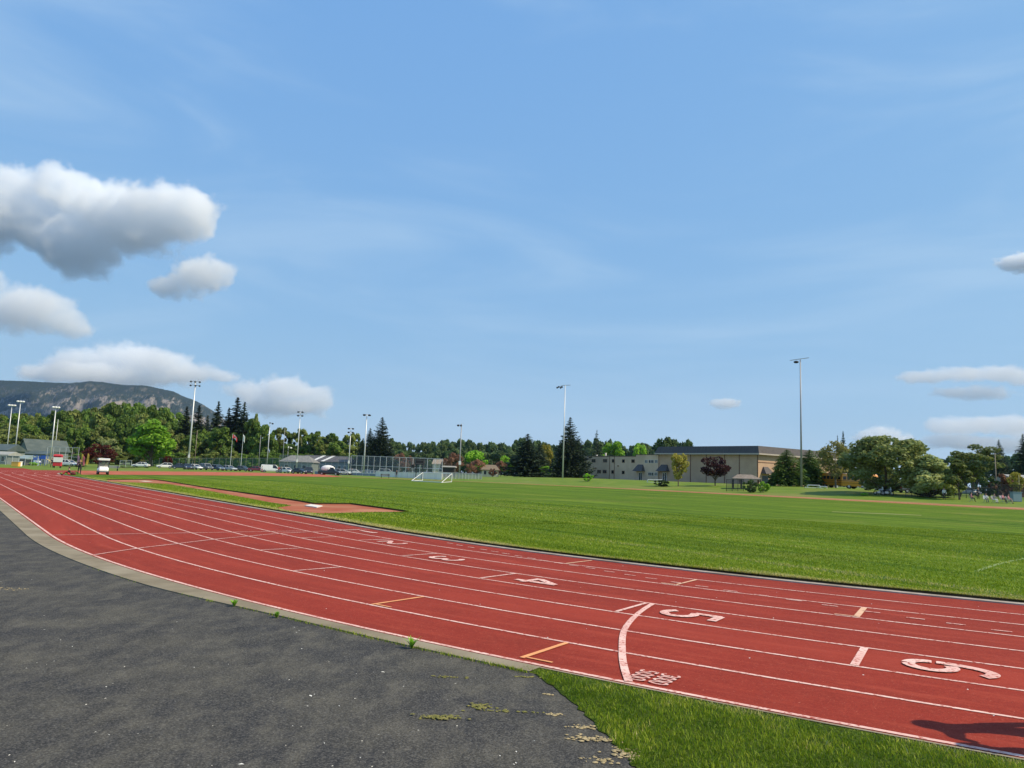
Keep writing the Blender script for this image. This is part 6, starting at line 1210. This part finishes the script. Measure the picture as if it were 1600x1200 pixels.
# weeds in the joint between kerb and asphalt
pts = []
for th, dn, sp in [(12.0, 30, .5), (12.6, 60, .3), (13.6, 60, .4), (14.3, 90, .5), (15.1, 200, .7), (15.8, 160, .5), (16.3, 200, .5), (17.0, 120, .5), (17.5, 160, .5), (18.1, 260, .5), (18.5, 300, .3), (9.5, 30, .8), (8, 20, .8)]:
    for i in range(dn): t_ = th + rs.gauss(0, sp * .5); o_ = koff(t_) + abs(rs.gauss(0, .025)) - .005; p = tb(t_, o_); pts.append((p.x, p.y))
pts = np.array(pts[::2]); o = blades('joint_weeds', pts, np.full(len(pts), .005), .034, .006, rng, GM, .62, 1.2); tag(o, 'tufts of weed growing in the joint between kerb and asphalt', 'weeds', kind='stuff')
def weed(px, y, h, label, n=26):
    g = gp(px, y, .01); b = MB(); r = random.Random(int(px))
    for i in range(n):
        a = r.uniform(0, 6.28); L = h * r.uniform(.5, 1.1); w = .012; sx, sy = math.cos(a), math.sin(a); lean = r.uniform(.2, 1.0); p = [Vector((sx * lean * L * f ** 1.5, sy * lean * L * f ** 1.5, L * f * (1.2 - .3 * f))) for f in (0, .5, 1)]
        s_ = Vector((-sy, sx, 0)) * w; b.add([p[0] - s_, p[0] + s_, p[1] + s_ * 1.2, p[1] - s_ * 1.2, p[2]], [(0, 1, 2, 3), (3, 2, 4)])
    o = b.build('weed', LF['bright'], None, g); tag(o, label, 'weed')
weed(643, 1013, .13, 'large leafy weed growing from the kerb joint in the middle'); weed(366, 947, .11, 'yellowish weed clump in the kerb joint at the left'); weed(432, 965, .08, 'low weed in the kerb joint right of the yellowish clump')
# moss and litter on the asphalt
MOS = noisemat('dry_moss', (.13, .135, .04), (.22, .20, .07), scale=30, bump=.5, bscale=60); LIT = noisemat('dry_litter', (.42, .34, .2), (.3, .24, .13), scale=20)
def patch(px, y, rx, ry, m, name, label, cat, k=14, seed=0, z=.0):
    r = random.Random(int(px * 7 + y)); c = gp(px, y, PZ); b = MB()
    for i in range(int(k * 1.6)):
        ox, oy = r.gauss(0, rx / 2), r.gauss(0, ry / 2); rr = r.uniform(.005, .022); n = 7; z0 = .002 + .002 * r.random() + i * 1e-4; b.add([(ox + rr * r.uniform(.6, 1.3) * math.cos(6.283 * j / n), oy + rr * r.uniform(.5, 1.1) * math.sin(6.283 * j / n), z0) for j in range(n)] + [(ox, oy, z0 + .006)], [(j, (j + 1) % n, n) for j in range(n)])
    o = b.build(name, m, None, c); tag(o, label, cat, kind='stuff')
for px, y, rx, ry, m, nm, lb, ct, k in ((688, 1122, .16, .05, MOS, 'moss_patch', 'yellow-green moss patch on the asphalt, the left one', 'moss', 60), (750, 1105, .09, .09, MOS, 'moss_patch', 'yellow-green moss patch on the asphalt, the right one', 'moss', 40), (792, 1112, .35, .03, MOS, 'moss_patch', 'thin moss streak right of the moss patches', 'moss', 20), (700, 1058, .25, .03, MOS, 'moss_patch', 'faint moss streak near the kerb end', 'moss', 14), (822, 1058, .12, .02, MOS, 'moss_patch', 'moss at the kerb end', 'moss', 14),
        (922, 1156, .17, .06, LIT, 'leaf_litter', 'tan litter beside the verge edge at the bottom', 'litter', 46), (910, 1137, .10, .04, LIT, 'leaf_litter', 'tan litter patch above the larger litter patch', 'litter', 24), (868, 1117, .07, .03, LIT, 'leaf_litter', 'small litter patch near the verge corner', 'litter', 14), (858, 1086, .03, .03, LIT, 'leaf_litter', 'tiny litter spot at the verge corner', 'litter', 7), (932, 1188, .1, .05, LIT, 'leaf_litter', 'litter patch lowest beside the verge', 'litter', 16), (980, 1180, .12, .1, LIT, 'leaf_litter', 'straw litter on the corner of the verge', 'litter', 40), (14, 920, .3, .12, LIT, 'leaf_litter', 'pale litter at the far left of the asphalt', 'litter', 14)):
    patch(px, y, rx, ry, m, nm, lb, ct, k)
r = random.Random(77); b = MB(); PET = mat('pale_petals', (.72, .70, .64), .7)
for i in range(95):
    px, y = r.uniform(-20, 960), r.uniform(900, 1200)
    g = gp(px, y, PZ)
    if math.hypot(g.x - CX, g.y - CY) - R0 < 9.1 or (g.x > np.interp(g.y, VY[::-1], VX[::-1]) - .02): continue
    s = r.uniform(.003, .008) * (2.0 if r.random() < .1 else 1); a = r.uniform(0, 3.14); u = Vector((math.cos(a), math.sin(a), 0)) * s * 1.5; v = Vector((-math.sin(a), math.cos(a), 0)) * s * .8; z = Vector((0, 0, .004)); b.add([g - u, g - v + z, g + u + z * .5, g + v + z], [(0, 1, 2, 3)])
tag(b.build('petal_litter', PET), 'scattered tiny pale petals and chips on the asphalt', 'litter', kind='stuff')
b = MB()
for i in range(60):
    th, o_ = r.uniform(2, 26), r.uniform(.2, 8.4); g = tb(th, o_, .0235); s = r.uniform(.006, .016); a = r.uniform(0, 3); u = Vector((math.cos(a), math.sin(a), 0)) * s; v = Vector((-math.sin(a), math.cos(a), 0)) * s * .7; b.add([g - u, g - v + Vector((0, 0, .006)), g + u, g + v], [(0, 1, 2, 3)])
tag(b.build('petal_litter', PET), 'few tiny pale petals scattered over the red lanes', 'litter', kind='stuff')
# faded pitch marking and dry streak on the lawn
PM = mat('faded_pitch_paint', (.17, .24, .07), .9)
p = [gp(x, y, LZ + .004) for x, y in ((1300, 799.2), (1380, 802), (1440, 804.8), (1440, 805.5), (1380, 803), (1300, 799.9))]; tag(poly('pitch_marking', p, mat('dry_streak', (.21, .215, .055), .9)), kind='structure')
arcline([gp(x, y, LZ) for x, y in smooth_pts([(1525, 893), (1545, 886), (1565, 880), (1600, 873), (1640, 868)])], .1, PM, 'pitch_line', LZ + .004).parent = None
for o in bpy.data.objects:
    if o.name.startswith('pitch_line'): tag(o, kind='structure')

# ---------------------------------------------------------------- haze
def haze():
    m = bpy.data.materials.new('haze_air'); m.use_nodes = True; t = m.node_tree; t.nodes.clear(); out = t.nodes.new('ShaderNodeOutputMaterial'); pv = t.nodes.new('ShaderNodeVolumePrincipled')
    pv.inputs['Color'].default_value = (.45, .68, 1, 1); pv.inputs['Density'].default_value = 4.0e-5; pv.inputs['Anisotropy'].default_value = .3
    t.links.new(pv.outputs[0], out.inputs['Volume']); b = MB(); b.box(-5600, 3300, -40, 5300, -4, 640); tag(b.build('haze', m), kind='stuff')
haze()
